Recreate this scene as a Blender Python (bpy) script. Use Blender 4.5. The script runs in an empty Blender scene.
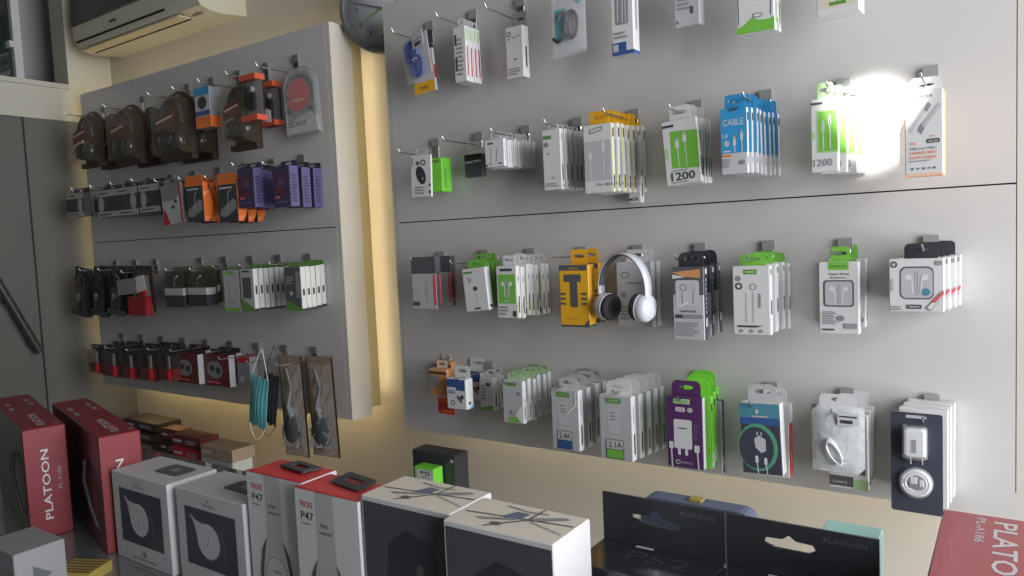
import bpy, math, random
from mathutils import Vector, Matrix
from mathutils.geometry import tessellate_polygon
random.seed(7)
PI = math.pi
col = bpy.context.scene.collection
scene = bpy.context.scene

# ------------------------------------------------------------------ camera model
F_PX = 735.0
AX = Vector((.8247, .0023, -.5654)).normalized()
AD = Vector((.0443, .9966, .0691)); AD = (AD - AX * AD.dot(AX)).normalized()
AF = AX.cross(AD).normalized()
CAM = Vector((0, -1.6, 1.55))
def ray(u, v):
    c = Vector((u - 512, v - 288, F_PX))
    return Vector((AX.dot(c), AF.dot(c), -AD.dot(c)))
def at(u, v, y=0.0):
    r = ray(u, v); s = (y - CAM.y) / r.y
    return CAM + r * s
def atz(u, v, z):
    r = ray(u, v); s = (z - CAM.z) / r.z
    return CAM + r * s
def atx(u, v, x):
    r = ray(u, v); s = (x - CAM.x) / r.x
    return CAM + r * s

# ------------------------------------------------------------------ materials
M = {}
def lin(c):
    c = c / 255.0
    return c / 12.92 if c <= .04045 else ((c + .055) / 1.055) ** 2.4
def mat(name, rgb, rough=.5, metal=0.0, emit=None, es=1.0, alpha=1.0, noise=0.0, scale=20, bump=0.0, coat=0.0, trans=0.0):
    m = bpy.data.materials.new(name); m.use_nodes = True
    nt = m.node_tree; b = nt.nodes['Principled BSDF']
    c = (lin(rgb[0]), lin(rgb[1]), lin(rgb[2]), 1)
    b.inputs['Base Color'].default_value = c
    b.inputs['Roughness'].default_value = rough
    b.inputs['Metallic'].default_value = metal
    b.inputs['Alpha'].default_value = alpha
    b.inputs['Coat Weight'].default_value = coat
    b.inputs['Transmission Weight'].default_value = trans
    if emit:
        b.inputs['Emission Color'].default_value = (lin(emit[0]), lin(emit[1]), lin(emit[2]), 1)
        b.inputs['Emission Strength'].default_value = es
    if noise or bump:
        tc = nt.nodes.new('ShaderNodeTexCoord'); n = nt.nodes.new('ShaderNodeTexNoise')
        n.inputs['Scale'].default_value = scale; n.inputs['Detail'].default_value = 4
        nt.links.new(tc.outputs['Object'], n.inputs['Vector'])
        if noise:
            mx = nt.nodes.new('ShaderNodeMix'); mx.data_type = 'RGBA'
            mx.inputs[6].default_value = tuple(x * (1 - noise) for x in c[:3]) + (1,)
            mx.inputs[7].default_value = tuple(min(1, x * (1 + noise)) for x in c[:3]) + (1,)
            nt.links.new(n.outputs['Fac'], mx.inputs[0]); nt.links.new(mx.outputs[2], b.inputs['Base Color'])
        if bump:
            bp = nt.nodes.new('ShaderNodeBump'); bp.inputs['Strength'].default_value = bump; bp.inputs['Distance'].default_value = .004
            nt.links.new(n.outputs['Fac'], bp.inputs['Height']); nt.links.new(bp.outputs['Normal'], b.inputs['Normal'])
    M[name] = m
    return m
mat('panel', (203, 201, 200), .24, noise=.02, scale=3)
mat('panel_edge', (206, 203, 197), .3)
mat('frame_board', (205, 190, 150), .6)
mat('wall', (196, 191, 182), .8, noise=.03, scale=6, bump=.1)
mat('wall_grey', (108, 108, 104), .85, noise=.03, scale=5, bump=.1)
mat('beam', (196, 194, 180), .7, noise=.02, scale=4)
mat('ceiling', (140, 140, 138), .9, noise=.02, scale=4)
mat('floor', (120, 116, 110), .5, noise=.08, scale=8)
mat('led', (255, 240, 205), .5, emit=(255, 238, 198), es=7.0)
mat('led_bright', (255, 240, 205), .5, emit=(255, 228, 160), es=11)
mat('led_side', (255, 240, 205), .5, emit=(255, 232, 180), es=19)
mat('metal', (190, 190, 192), .22, 1.0)
mat('dark_metal', (90, 88, 86), .35, .8)
mat('tag', (150, 152, 152), .35)
mat('tag_dark', (112, 112, 112), .4)
mat('white', (216, 216, 218), .4)
mat('white_b', (196, 196, 200), .4)
mat('white_gloss', (232, 232, 235), .15, coat=.5)
mat('cream', (214, 206, 192), .5)
mat('lgrey', (186, 187, 190), .5)
mat('grey', (138, 139, 143), .5)
mat('dgrey', (88, 90, 94), .5)
mat('black', (58, 60, 66), .4)  # black, black_gloss and navy are lifted: lens haze put into the base colours
mat('black_gloss', (44, 46, 52), .15, coat=.4)
mat('black_print', (58, 60, 66), .3)
mat('grey_print', (104, 106, 112), .4)
mat('black_matt', (78, 80, 86), .6)
mat('clear_black', (28, 28, 32), .06, alpha=.6, coat=1.0)
mat('orange_red', (206, 92, 64), .4)
mat('navy', (68, 70, 84), .4)
mat('ink', (70, 70, 74), .5)
mat('ink_soft', (150, 150, 154), .5)
mat('green', (120, 190, 75), .4)
mat('green_hi', (130, 225, 70), .35)
mat('green_d', (98, 150, 72), .4)
mat('green_p', (170, 205, 150), .45)
mat('yellow', (236, 176, 40), .4)
mat('yellow_p', (226, 218, 110), .4)
mat('orange', (236, 120, 50), .45)
mat('orange_p', (244, 190, 150), .4)
mat('tan', (208, 150, 100), .5)
mat('red', (190, 36, 44), .4)
mat('red_hi', (240, 40, 40), .3)
mat('red_d', (156, 30, 38), .4)
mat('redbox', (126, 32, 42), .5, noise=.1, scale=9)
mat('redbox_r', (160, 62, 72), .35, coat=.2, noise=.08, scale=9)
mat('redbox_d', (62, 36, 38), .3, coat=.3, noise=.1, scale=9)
mat('red_top', (208, 62, 66), .4)
mat('pink', (222, 96, 110), .4)
mat('blue', (60, 150, 205), .4)
mat('blue_d', (60, 90, 150), .4)
mat('blue_c', (70, 95, 190), .5)
mat('teal', (60, 170, 185), .5)
mat('teal_pale', (160, 205, 200), .5)
mat('purple', (88, 50, 100), .4)
mat('violet', (92, 88, 136), .5)
mat('violet_d', (66, 56, 86), .45, noise=.35, scale=90)
mat('maroon', (104, 38, 42), .45)
mat('brown', (84, 64, 56), .5, noise=.15, scale=30)
mat('brown_d', (54, 42, 38), .5, noise=.2, scale=30)
mat('kraft', (160, 138, 118), .6, noise=.06, scale=30)
mat('olive', (110, 112, 80), .5)
mat('foil', (200, 200, 204), .2, .55, bump=1.0, scale=60)
mat('mask', (96, 172, 180), .85, noise=.03, scale=40)
mat('mask_black', (44, 44, 48), .85)
mat('cord', (230, 230, 228), .7)
mat('clear', (235, 238, 240), .06, alpha=.22, coat=1.0)
mat('lens', (235, 238, 240), .05, alpha=.08, coat=1.0)
mat('clear_bag', (235, 238, 242), .08, alpha=.15, bump=1.0, scale=45, coat=1.0)
mat('clear_dark', (64, 60, 58), .08, alpha=.38, coat=1.0)
mat('clear_olive', (120, 112, 90), .06, alpha=.2, coat=1.0)
mat('pouch_pale', (222, 226, 228), .22, alpha=.9, bump=.8, scale=45, coat=.6)
mat('ac_white', (198, 196, 176), .4)
mat('ac_under', (205, 192, 158), .45)
mat('ac_dark', (86, 86, 84), .3)
mat('slot', (30, 28, 26), .8)
mat('glass_dark', (34, 42, 44), .06, coat=1.0)
mat('counter_glass', (110, 116, 116), .05, coat=1.0)
mat('counter_body', (150, 152, 152), .4)
mat('alu', (170, 172, 172), .3, .7)
mat('cushion', (52, 53, 58), .8)
mat('pearl', (204, 206, 216), .2, coat=.6)
mat('silver_print', (170, 168, 166), .35)
mat('book', (170, 150, 80), .6)
mat('paper', (190, 196, 188), .7)
mat('greyblue', (96, 106, 128), .5)
mat('green_disc', (90, 160, 130), .4)
mat('teal_print', (80, 140, 160), .4)
mat('clockface', (176, 180, 186), .5)
mat('handrail', (70, 72, 72), .4, .4)
mat('dim', (66, 68, 68), .8)

# ------------------------------------------------------------------ text cache
_tc = {}
def text_geo(s):
    if s in _tc: return _tc[s]
    cu = bpy.data.curves.new('t', 'FONT'); cu.body = s; cu.resolution_u = 2; cu.offset = .012; cu.align_x = 'LEFT'
    o = bpy.data.objects.new('t', cu); col.objects.link(o)
    bpy.context.view_layer.update()
    me = bpy.data.meshes.new_from_object(o.evaluated_get(bpy.context.evaluated_depsgraph_get()))
    vs = [(v.co.x, v.co.y) for v in me.vertices]; fs = [tuple(p.vertices) for p in me.polygons]
    bpy.data.objects.remove(o); bpy.data.meshes.remove(me); bpy.data.curves.remove(cu)
    x0 = min(v[0] for v in vs); x1 = max(v[0] for v in vs)
    y0 = min(v[1] for v in vs); y1 = max(v[1] for v in vs)
    g = ([((x - x0), (y - y0)) for x, y in vs], fs, x1 - x0, y1 - y0)
    _tc[s] = g
    return g

# ------------------------------------------------------------------ mesh builder
class MB:
    def __init__(s): s.v = []; s.f = []; s.m = []; s.mats = []; s.sm = []
    def mi(s, n):
        if n not in s.mats: s.mats.append(n)
        return s.mats.index(n)
    def face(s, pts, m, smooth=False):
        b = len(s.v); s.v += [tuple(p) for p in pts]
        s.f.append(tuple(range(b, b + len(pts)))); s.m.append(s.mi(m)); s.sm.append(smooth)
    def grid(s, rows, m, closed=False, smooth=True):
        b = len(s.v); n = len(rows[0]); k = s.mi(m)
        for r in rows: s.v += [tuple(p) for p in r]
        for i in range(len(rows) - 1):
            for j in range(n if closed else n - 1):
                j2 = (j + 1) % n
                s.f.append((b + i*n + j, b + i*n + j2, b + (i+1)*n + j2, b + (i+1)*n + j)); s.m.append(k); s.sm.append(smooth)
    def box(s, x0, x1, y0, y1, z0, z1, m, ms=None, bev=0.0):
        ms = ms or {}
        p = lambda x, y, z: (x, y, z)
        g = lambda k: ms.get(k, m)
        if bev > 0:
            e = bev
            # chamfered vertical & horizontal edges through three-slab hull
            def loop(z, i):
                a0, a1, b0, b1 = x0 + i, x1 - i, y0 + i, y1 - i
                return [(a0+e, b0, z), (a1-e, b0, z), (a1, b0+e, z), (a1, b1-e, z), (a1-e, b1, z), (a0+e, b1, z), (a0, b1-e, z), (a0, b0+e, z)]
            L = [loop(z0, e), loop(z0 + e, 0), loop(z1 - e, 0), loop(z1, e)]
            s.face(L[0][::-1], g('B')); s.face(L[3], g('T'))
            key = ['F', 'F', 'S', 'S', 'K', 'K', 'L', 'L']
            for i in range(3):
                for j in range(8):
                    j2 = (j + 1) % 8
                    s.face([L[i][j], L[i][j2], L[i+1][j2], L[i+1][j]], g(key[j]))
            return
        s.face([p(x0,y0,z0), p(x1,y0,z0), p(x1,y0,z1), p(x0,y0,z1)], g('F'))
        s.face([p(x1,y0,z0), p(x1,y1,z0), p(x1,y1,z1), p(x1,y0,z1)], g('S'))
        s.face([p(x1,y1,z0), p(x0,y1,z0), p(x0,y1,z1), p(x1,y1,z1)], g('K'))
        s.face([p(x0,y1,z0), p(x0,y0,z0), p(x0,y0,z1), p(x0,y1,z1)], g('L'))
        s.face([p(x0,y0,z1), p(x1,y0,z1), p(x1,y1,z1), p(x0,y1,z1)], g('T'))
        s.face([p(x0,y1,z0), p(x1,y1,z0), p(x1,y0,z0), p(x0,y0,z0)], g('B'))
    def prism(s, pts, y0, y1, m, side=None, holes=()):
        """pts: list of (x, z) outline, extruded from y0 to y1; holes: list of outlines"""
        side = side or m
        loops = [list(pts)] + [list(h) for h in holes]
        flat = [q for l in loops for q in l]
        tri = tessellate_polygon([[Vector((a, b, 0)) for a, b in l] for l in loops])
        b = len(s.v); n = len(flat)
        s.v += [(a, y0, z) for a, z in flat] + [(a, y1, z) for a, z in flat]
        for t in tri:
            s.f.append(tuple(b + i for i in t)); s.m.append(s.mi(m)); s.sm.append(False)
            s.f.append(tuple(b + n + i for i in t[::-1])); s.m.append(s.mi(m)); s.sm.append(False)
        o = 0
        for l in loops:
            for i in range(len(l)):
                j = (i + 1) % len(l)
                s.f.append((b+o+i, b+o+j, b+n+o+j, b+n+o+i)); s.m.append(s.mi(side)); s.sm.append(False)
            o += len(l)
    def tube(s, pts, r, m, n=6, flat=1.0):
        pts = [Vector(p) for p in pts]; rows = []
        up = Vector((0, 0, 1))
        for i, p in enumerate(pts):
            t = (pts[min(i+1, len(pts)-1)] - pts[max(i-1, 0)]).normalized()
            a = t.cross(up)
            if a.length < .05: a = t.cross(Vector((0, 1, 0)))
            a.normalize(); c = a.cross(t).normalized()
            rr = r[i] if isinstance(r, (list, tuple)) else r
            rows.append([p + a * math.cos(2*PI*k/n) * rr + c * math.sin(2*PI*k/n) * rr * flat for k in range(n)])
        s.grid(rows, m, closed=True)
        s.face(rows[0][::-1], m); s.face(rows[-1], m)
    def lathe(s, prof, c, m, axis='y', n=24, sx=1.0, sz=1.0, cap=True):
        """prof: list of (r, h); axis along y (towards the wall) or z"""
        rows = []
        for r, h in prof:
            if axis == 'y': rows.append([(c[0] + r*sx*math.cos(2*PI*k/n), c[1] + h, c[2] + r*sz*math.sin(2*PI*k/n)) for k in range(n)])
            elif axis == 'z': rows.append([(c[0] + r*sx*math.cos(2*PI*k/n), c[1] + r*sz*math.sin(2*PI*k/n), c[2] + h) for k in range(n)])
            else: rows.append([(c[0] + h, c[1] + r*sx*math.cos(2*PI*k/n), c[2] + r*sz*math.sin(2*PI*k/n)) for k in range(n)])
        s.grid(rows, m, closed=True)
        if cap: s.face(rows[0], m); s.face(rows[-1][::-1], m)
    def pr(s, w, h, d, items):
        """flat printing on the faces of a w x d x h box whose front is y=0, centred on x and z.
        faces: F front (u right, v up), S right side, T top, L left side"""
        def fr(face, lay):
            e = .00025 * (lay + 1)
            if face == 'F': return lambda u, v: (-w/2 + u*w, -e, -h/2 + v*h), w, h
            if face == 'S': return lambda u, v: (w/2 + e, u*d, -h/2 + v*h), d, h
            if face == 'T': return lambda u, v: (-w/2 + u*w, v*d, h/2 + e), w, d
            if face == 'L': return lambda u, v: (-w/2 - e, d - u*d, -h/2 + v*h), d, h
        for k, it in enumerate(items):
            P, fw, fh = fr(it[1], k * .35)
            if it[0] == 'r':
                _, _, u0, v0, u1, v1, m = it
                s.face([P(u0, v0), P(u1, v0), P(u1, v1), P(u0, v1)], m)
            elif it[0] == 'rr':
                _, _, u0, v0, u1, v1, m, rad = it
                s.face([P(a / fw, b / fh) for a, b in rrect(u0*fw, v0*fh, u1*fw, v1*fh, rad)], m)
            elif it[0] == 'e':
                _, _, cu, cv, ru, rv, m = it
                s.face([P(cu + ru*math.cos(2*PI*a/20), cv + rv*math.sin(2*PI*a/20)) for a in range(20)], m)
            elif it[0] == 'ring':
                _, _, cu, cv, ru, rv, t, m = it
                o = [P(cu + ru*math.cos(2*PI*a/24), cv + rv*math.sin(2*PI*a/24)) for a in range(24)]
                q = [P(cu + ru*(1-t)*math.cos(2*PI*a/24), cv + rv*(1-t)*math.sin(2*PI*a/24)) for a in range(24)]
                for a in range(24): s.face([o[a], o[(a+1) % 24], q[(a+1) % 24], q[a]], m)
            elif it[0] == 'p':
                s.face([P(u, v) for u, v in it[2]], it[3])
            elif it[0] == 'l':
                _, _, pts, t, m = it
                for (a, b), (c, e) in zip(pts[:-1], pts[1:]):
                    dx, dy = (c-a)*fw, (e-b)*fh; L = math.hypot(dx, dy) or 1
                    nx, ny = -dy/L*t/2/fw, dx/L*t/2/fh
                    s.face([P(a+nx, b+ny), P(a-nx, b-ny), P(c-nx, e-ny), P(c+nx, e+ny)], m)
            elif it[0] == 't':
                # text: face, u, v (lower left), height as a share of fh, string, mat, optional rotation deg, optional max width share
                _, _, u, v, hh, st, m = it[:7]
                rot = math.radians(it[7]) if len(it) > 7 else 0
                vs, fs, tw, th = text_geo(st)
                sc = hh * fh / th
                sx = sc
                if len(it) > 8: sx = it[8] * fw / tw
                b = len(s.v); cr, sr = math.cos(rot), math.sin(rot)
                for x, y in vs:
                    X, Y = x*sx, y*sc
                    s.v.append(P(u + (X*cr - Y*sr)/fw, v + (X*sr + Y*cr)/fh))
                k2 = s.mi(m)
                for f in fs: s.f.append(tuple(b + i for i in f)); s.m.append(k2); s.sm.append(False)
            elif it[0] == 'lines':
                # rows of small illegible print
                _, _, u0, v0, u1, v1, n, m = it
                rng = random.Random(n * 31 + int(u0 * 100))
                for i in range(n):
                    vv = v1 - (v1 - v0) * (i + .5) / n; t = (v1 - v0) / n * .28
                    s.face([P(u0, vv - t), P(u0 + (u1-u0)*rng.uniform(.6, 1), vv - t), P(u0 + (u1-u0)*rng.uniform(.6, 1), vv + t), P(u0, vv + t)], m)
    def xf(s, mtx, start=0):
        for i in range(start, len(s.v)): s.v[i] = tuple(mtx @ Vector(s.v[i]))
    def build(s, name, parent=None, loc=None, smooth=False):
        me = bpy.data.meshes.new(name); me.from_pydata(s.v, [], s.f)
        for n in s.mats: me.materials.append(M[n])
        for p, k, sm in zip(me.polygons, s.m, s.sm): p.material_index = k; p.use_smooth = sm or smooth
        me.update()
        o = bpy.data.objects.new(name, me); col.objects.link(o)
        if parent: o.parent = parent
        if loc is not None: o.location = loc
        return o

def rrect(x0, z0, x1, z1, r, n=4):
    out = []
    for cx, cz, a0 in ((x1-r, z0+r, -90), (x1-r, z1-r, 0), (x0+r, z1-r, 90), (x0+r, z0+r, 180)):
        for k in range(n + 1):
            a = math.radians(a0 + 90 * k / n); out.append((cx + r*math.cos(a), cz + r*math.sin(a)))
    return out
def ell(cx, cz, rx, rz, n=16):
    return [(cx + rx*math.cos(2*PI*k/n), cz + rz*math.sin(2*PI*k/n)) for k in range(n)]

def tag(o, label=None, cat=None, group=None, kind=None):
    if label: o['label'] = label
    if cat: o['category'] = cat
    if group: o['group'] = group
    if kind: o['kind'] = kind
    return o
def empty(name, loc, label, cat, group=None, rot=(0, 0, 0)):
    o = bpy.data.objects.new(name, None); o.empty_display_size = .02; col.objects.link(o)
    o.location = loc; o.rotation_euler = rot
    return tag(o, label, cat, group)
def copy_tree(o, parent=None):
    c = o.copy(); col.objects.link(c); c.parent = parent
    for ch in list(o.children): copy_tree(ch, c)
    return c
ORD = ['frontmost', 'second', 'third', 'fourth', 'fifth', 'sixth', 'seventh', 'eighth', 'ninth', 'tenth']
def ordlab(base, i, n):
    if n == 1: return base
    if i == 0: return base + ', frontmost'
    if i == n - 1: return base + ', rearmost'
    return base + ', ' + ORD[i] + ' from front'

# ------------------------------------------------------------------ the room
WY = .19                       # back wall plane
LX = -3.38                     # left wall plane
RX = 1.95                       # shop window side
YB = -4.2
def structure(name, mb, loc=None):
    o = mb.build(name, loc=loc); o['kind'] = 'structure'; return o
b = MB(); b.box(-5.2, RX, YB, WY + .1, -.1, 0, 'floor'); structure('floor', b)
b = MB(); b.box(-5.2, RX + .1, YB, WY + .1, 3.1, 3.2, 'ceiling'); structure('ceiling', b)
b = MB(); b.box(-5.3, RX + .1, WY, WY + .1, 0, 3.1, 'wall'); structure('wall_back', b)
b = MB(); b.box(-5.3, RX + .1, YB - .1, YB, 0, 3.1, 'dim'); structure('wall_front', b)
# left wall: pier by the corner, beam, stairwell behind
ZS, ZB = 2.27, 2.135
b = MB()
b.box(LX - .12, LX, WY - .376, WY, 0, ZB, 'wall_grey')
structure('wall_left', b)
b = MB()
b.box(LX - .12, LX, YB, WY, ZB, ZS, 'beam')
b.box(LX - .13, LX + .012, YB, .0, ZS, ZS + .02, 'beam')
structure('trim_1', b)
b = MB(); b.box(LX - .12, LX, .004, WY, ZS, 3.1, 'beam'); structure('trim_2', b)
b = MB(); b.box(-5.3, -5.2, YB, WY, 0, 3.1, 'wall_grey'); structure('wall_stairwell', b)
# mezzanine window: frame post and dark glass pane
b = MB()
b.box(LX - .09, LX - .03, -.185, -.155, ZS + .02, 3.1, 'white_b')
b.box(LX - .09, LX - .03, YB, -.185, 3.04, 3.1, 'white_b')
b.box(LX - .075, LX - .02, -.205, -.187, ZS+.15, ZS+.175, 'white_b')
structure('window_1', b)
b = MB(); b.box(LX - .065, LX - .055, YB + .1, -.185, ZS + .02, 3.04, 'glass_dark'); structure('window_2', b)
b = MB(); b.box(LX - 1.0, LX - .13, YB, WY, ZB + .02, ZB + .06, 'dim'); structure('trim_3', b)
b = MB(); b.box(LX - .50, LX - .45, -1.2, WY, ZB + .07, 3.1, 'lgrey'); structure('wall_mezzanine', b)
# right side: shop window opening
b = MB()
b.box(RX, RX + .1, YB, WY, 0, .35, 'wall'); b.box(RX, RX + .1, YB, WY, 2.8, 3.1, 'wall')
b.box(RX, RX + .1, -.15, WY, .35, 2.8, 'wall'); b.box(RX, RX + .1, YB, YB + .2, .35, 2.8, 'wall')
structure('wall_right', b)
b = MB()
for y in (-.15, -1.4, -2.7, YB + .2): b.box(RX + .02, RX + .08, y - .04, y + .04, .35, 2.8, 'alu')
structure('window_3', b)

# handrail in the stairwell
t = empty('handrail', (LX + .04, -.7, 1.5), 'dark sloping handrail on the stairwell wall at the far left', 'handrail')
p0 = atx(-6, 276, LX + .04) - Vector(t.location); p1 = atx(40, 352, LX + .04) - Vector(t.location)
b = MB(); b.tube([p0 + (p0 - p1) * .5, p1], .016, 'handrail', 10); b.build('rail', t)
b = MB()
for q in (.25, .8):
    p = p0.lerp(p1, q); b.tube([p, p + Vector((-.02, 0, -.03)), p + Vector((-.04, 0, -.03))], .006, 'dark_metal')
b.build('bracket', t)
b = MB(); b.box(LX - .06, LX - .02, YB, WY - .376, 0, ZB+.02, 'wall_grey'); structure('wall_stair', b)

# ------------------------------------------------------------------ display panels
ZT, ZL, ZG = 2.234, .992, 1.606
def display_panel(x0, x1, label, tdepth=.09, lm='led', ll='led'):
    t = empty('wall_display_panel', ((x0+x1)/2, 0, ZL), label, 'display panel', 'wall display panels')
    hw = (x1-x0)/2; H = ZT - ZL; g = ZG - ZL
    b = MB(); b.box(-hw + .012, hw - .022, 0, tdepth, 0, g - .0015, 'panel'); b.build('lower_board', t)
    b = MB(); b.box(-hw + .012, hw - .022, 0, tdepth, g + .0015, H, 'panel'); b.build('upper_board', t)
    b = MB(); b.box(-hw + .02, hw - .03, .006, tdepth - .01, g - .0014, g + .0014, 'slot'); b.build('groove', t)
    b = MB(); b.box(hw - .0205, hw - .0015, .0005, tdepth, 0, H, 'panel_edge'); b.box(-hw, -hw + .0115, .0005, tdepth, 0, H, 'panel_edge')
    b.build('edge_trim', t)
    b = MB()
    b.box(-hw + .03, hw - .012, tdepth, tdepth + .05, .02, H - .02, 'frame_board')
    b.build('backing_frame', t)
    y0, y1 = tdepth + .052, tdepth + .060
    b = MB()
    b.box(-hw + .05, hw - .04, tdepth + .015, tdepth + .027, .0165, .0195, lm); b.box(-hw + .05, hw - .04, tdepth + .015, tdepth + .027, H - .0195, H - .0165, 'led')
    b.box(-hw + .0265, -hw + .0295, tdepth + .022, tdepth + .036, .04, H - .04, ll); b.box(hw - .04, hw - .03, y0, y1, .05, H - .05, 'led')
    b.build('led_strip', t)
    return t
display_panel(-3.283, -1.737, 'left grey wall display panel crowded with dark headset packs', lm='led_bright', ll='led_side')
display_panel(-1.512, .022, 'right grey wall display panel hung with white and green accessory boxes')

# ------------------------------------------------------------------ hooks
RC = {c: -1.332 + .15 * c for c in range(9)}
LC = {k: -1.892 - .15 * k for k in range(10)}
ROWZ = {'A': at(469, 16).z, 'B': at(572, 123).z, 'C': at(769, 245).z, 'D': at(848, 392).z,
        'L1': at(266, 67).z, 'L2': at(303, 158).z, 'L3': at(252, 258.5).z, 'L4': at(230.6, 343.5).z}
ROWN = {'A': 'top row of the right panel', 'B': 'second row of the right panel', 'C': 'third row of the right panel', 'D': 'bottom row of the right panel',
        'L1': 'top row of the left panel', 'L2': 'second row of the left panel', 'L3': 'third row of the left panel', 'L4': 'bottom row of the left panel'}
def hook(row, c, what, zw=None, L=.15, n=0):
    x = (LC if row[0] == 'L' else RC)[c]; z = ROWZ[row]
    zw = (z - .028) if zw is None else zw
    wd = what.split()[:12]
    while wd[-1].strip(',') in ('the', 'a', 'and', 'of', 'in', 'on', 'by', 'with', 'behind', 'beside', 'under', 'next', 'to', 'white', 'red', 'black', 'left', 'top', 'brown'): wd.pop()
    t = empty('peg_hook', (x, 0, zw), 'chrome peg hook carrying ' + ' '.join(wd).strip(','), 'hook', 'peg hooks on the ' + ('left' if row[0] == 'L' else 'right') + ' panel')
    b = MB(); b.tube([(0, 0, 0), (0, -L*.6, 0), (0, -L, .001), (-.001, -L - .005, .004), (-.002, -L - .008, .011)], .0019, 'metal', 6)
    b.build('wire', t)
    b = MB(); b.box(-.010, .010, -.006, 0, -.008, z - zw + .010, 'metal', bev=.0015)
    b.box(-.013, .013, -.010, -.0062, z - zw - .012, z - zw + .010, 'tag_dark' if row[0] == 'L' else 'tag')
    b.build('back_plate', t)
    return x, zw

# ------------------------------------------------------------------ generic cartons
TABS = {}
def carton_parts(root, w, h, d, ms, prints, tabm=None, th=.028, tw=.6, tabx=0.0, tround=.006, hole=(.016, .0045), body='carton'):
    b = MB(); b.box(-w/2, w/2, 0, d, -h/2, h/2, ms.get('M', 'white'), ms, bev=min(.0012, d*.1))
    b.pr(w, h, d, prints); b.build(body, root)
    if tabm:
        b = MB(); x0, x1 = tabx*w - tw*w/2, tabx*w + tw*w/2
        yb = d - .0012
        hx = min(hole[0], (x1 - x0)*.36)
        o = [(x0, h/2 - .002), (x1, h/2 - .002)] + rrect(x0, h/2, x1, h/2 + th, min(tround, th*.45, (x1-x0)*.45))[5:15]
        b.prism(o, yb - .0006, yb + .0006, tabm, holes=[ell(tabx*w, h/2 + th*.55, hx, hole[1], 14)])
        b.build('hang_tab', root)
        return h/2 + th*.55
    return h/2 + .012

def place(row, c, rect, yf=None, xw=None):
    """front face rectangle in the photo -> centre, width and height on a plane yf in front of the panel"""
    u0, v0, u1, v1 = rect; um, vm = (u0+u1)/2, (v0+v1)/2
    X = (LC if row[0] == 'L' else RC)[c]
    if yf is None:
        r = ray(um, vm); per = X / (r.x / r.y); yf = max(.04, min(.145, 1.6 - per))
    a, e = at(u0, vm, -yf), at(u1, vm, -yf); p, q = at(um, v0, -yf), at(um, v1, -yf)
    return Vector(((a.x+e.x)/2, -yf, (p.z+q.z)/2)), e.x - a.x, p.z - q.z, yf

USED = set()
def stack(name, row, c, rect, desc, cat, n=1, d=.016, uR=None, yf=None, ms=None, prints=None, tabm=None, th=.028, tw=.6, roll=0, yaw=0,
          group=None, what=None, tabx=0, maker=None, jit=.0015, tround=.006, extra=None, L=None, hk=True, hole=(.016, .0045), gap=None):
    ctr, w, h, yf = place(row, c, rect, yf)
    lab = desc
    if row == 'L3' or (row == 'L4' and name == 'gadget_case'): c = max(0, min(9, round((-1.892 - ctr.x)/.15)))
    hk = hk and (row, c) not in USED
    if hk: USED.add((row, c))
    grp = group or (desc + ' on one hook')
    root = empty(name, ctr, ordlab(lab, 0, n), cat, grp if n > 1 else None, (0, math.radians(roll), math.radians(yaw)))
    if maker: zt = maker(root, w, h, d)
    else: zt = carton_parts(root, w, h, d, ms or {}, prints(w, h, d) if callable(prints) else (prints or []), tabm, th, tw, tabx, tround, hole)
    x, zw = None, ctr.z + zt
    last = .004 + d; last = -last
    L = L or (.15 if row in ('A', 'B', 'L1', 'L2') else yf + .006)
    if uR:
        vm = (rect[1] + rect[3])/2
        xr = at(uR, vm, last).x - w/2
    else: xr = ctr.x
    for i in range(1, n):
        f = i / (n - 1)
        if gap: xr = ctr.x; f = i * gap / (yf + last) if yf + last else 0
        o = copy_tree(root)
        o['label'] = ordlab(lab, i, n)
        o.location = (ctr.x + (xr - ctr.x)*f + random.uniform(-jit, jit)*.5, -yf + (yf + last)*f, ctr.z + random.uniform(-jit, jit))
        o.rotation_euler = (0, math.radians(random.uniform(-.8, .8) + roll*.3), math.radians(random.uniform(-.5, .5) + yaw*.4))
    if hk: hook(row, c, what or desc, min(max(zw, ROWZ[row] - .05), ROWZ[row] - .012), L=max(L, yf + .006))
    return root

# ---- print helpers
def sideink(a=.08, b=.4, m='ink'): return [('r', 'S', .35, a, .62, b, m)]
def cable2(m='white', cx1=.35, cx2=.6, top=.85, bot=.08):
    out = []
    for cx, tp in ((cx1, top - .08), (cx2, top)):
        out += [('rr', 'F', cx-.055, tp-.16, cx+.055, tp-.03, m, .003), ('r', 'F', cx-.035, tp-.05, cx+.035, tp, 'lgrey'), ('l', 'F', [(cx, tp-.15), (cx+.01, bot)], .002, m)]
    return out
def earbuds(x0, z0, x1, z1, m='white', face='F'):
    q = lambda a, b: (x0 + (x1-x0)*a, z0 + (z1-z0)*b)
    out = []
    for s_ in (-1, 1):
        cx = .5 + s_*.28
        a, bb = q(cx, .72)
        out += [('e', face, a, bb, (x1-x0)*.13, (z1-z0)*.11, m), ('l', face, [q(.5 + s_*.17, .7), q(.5 + s_*.14, .12)], .0028, m), ('l', face, [q(.5 + s_*.05, .95), q(.5+s_*.04, .08)], .0016, 'lgrey')]
    return out

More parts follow.
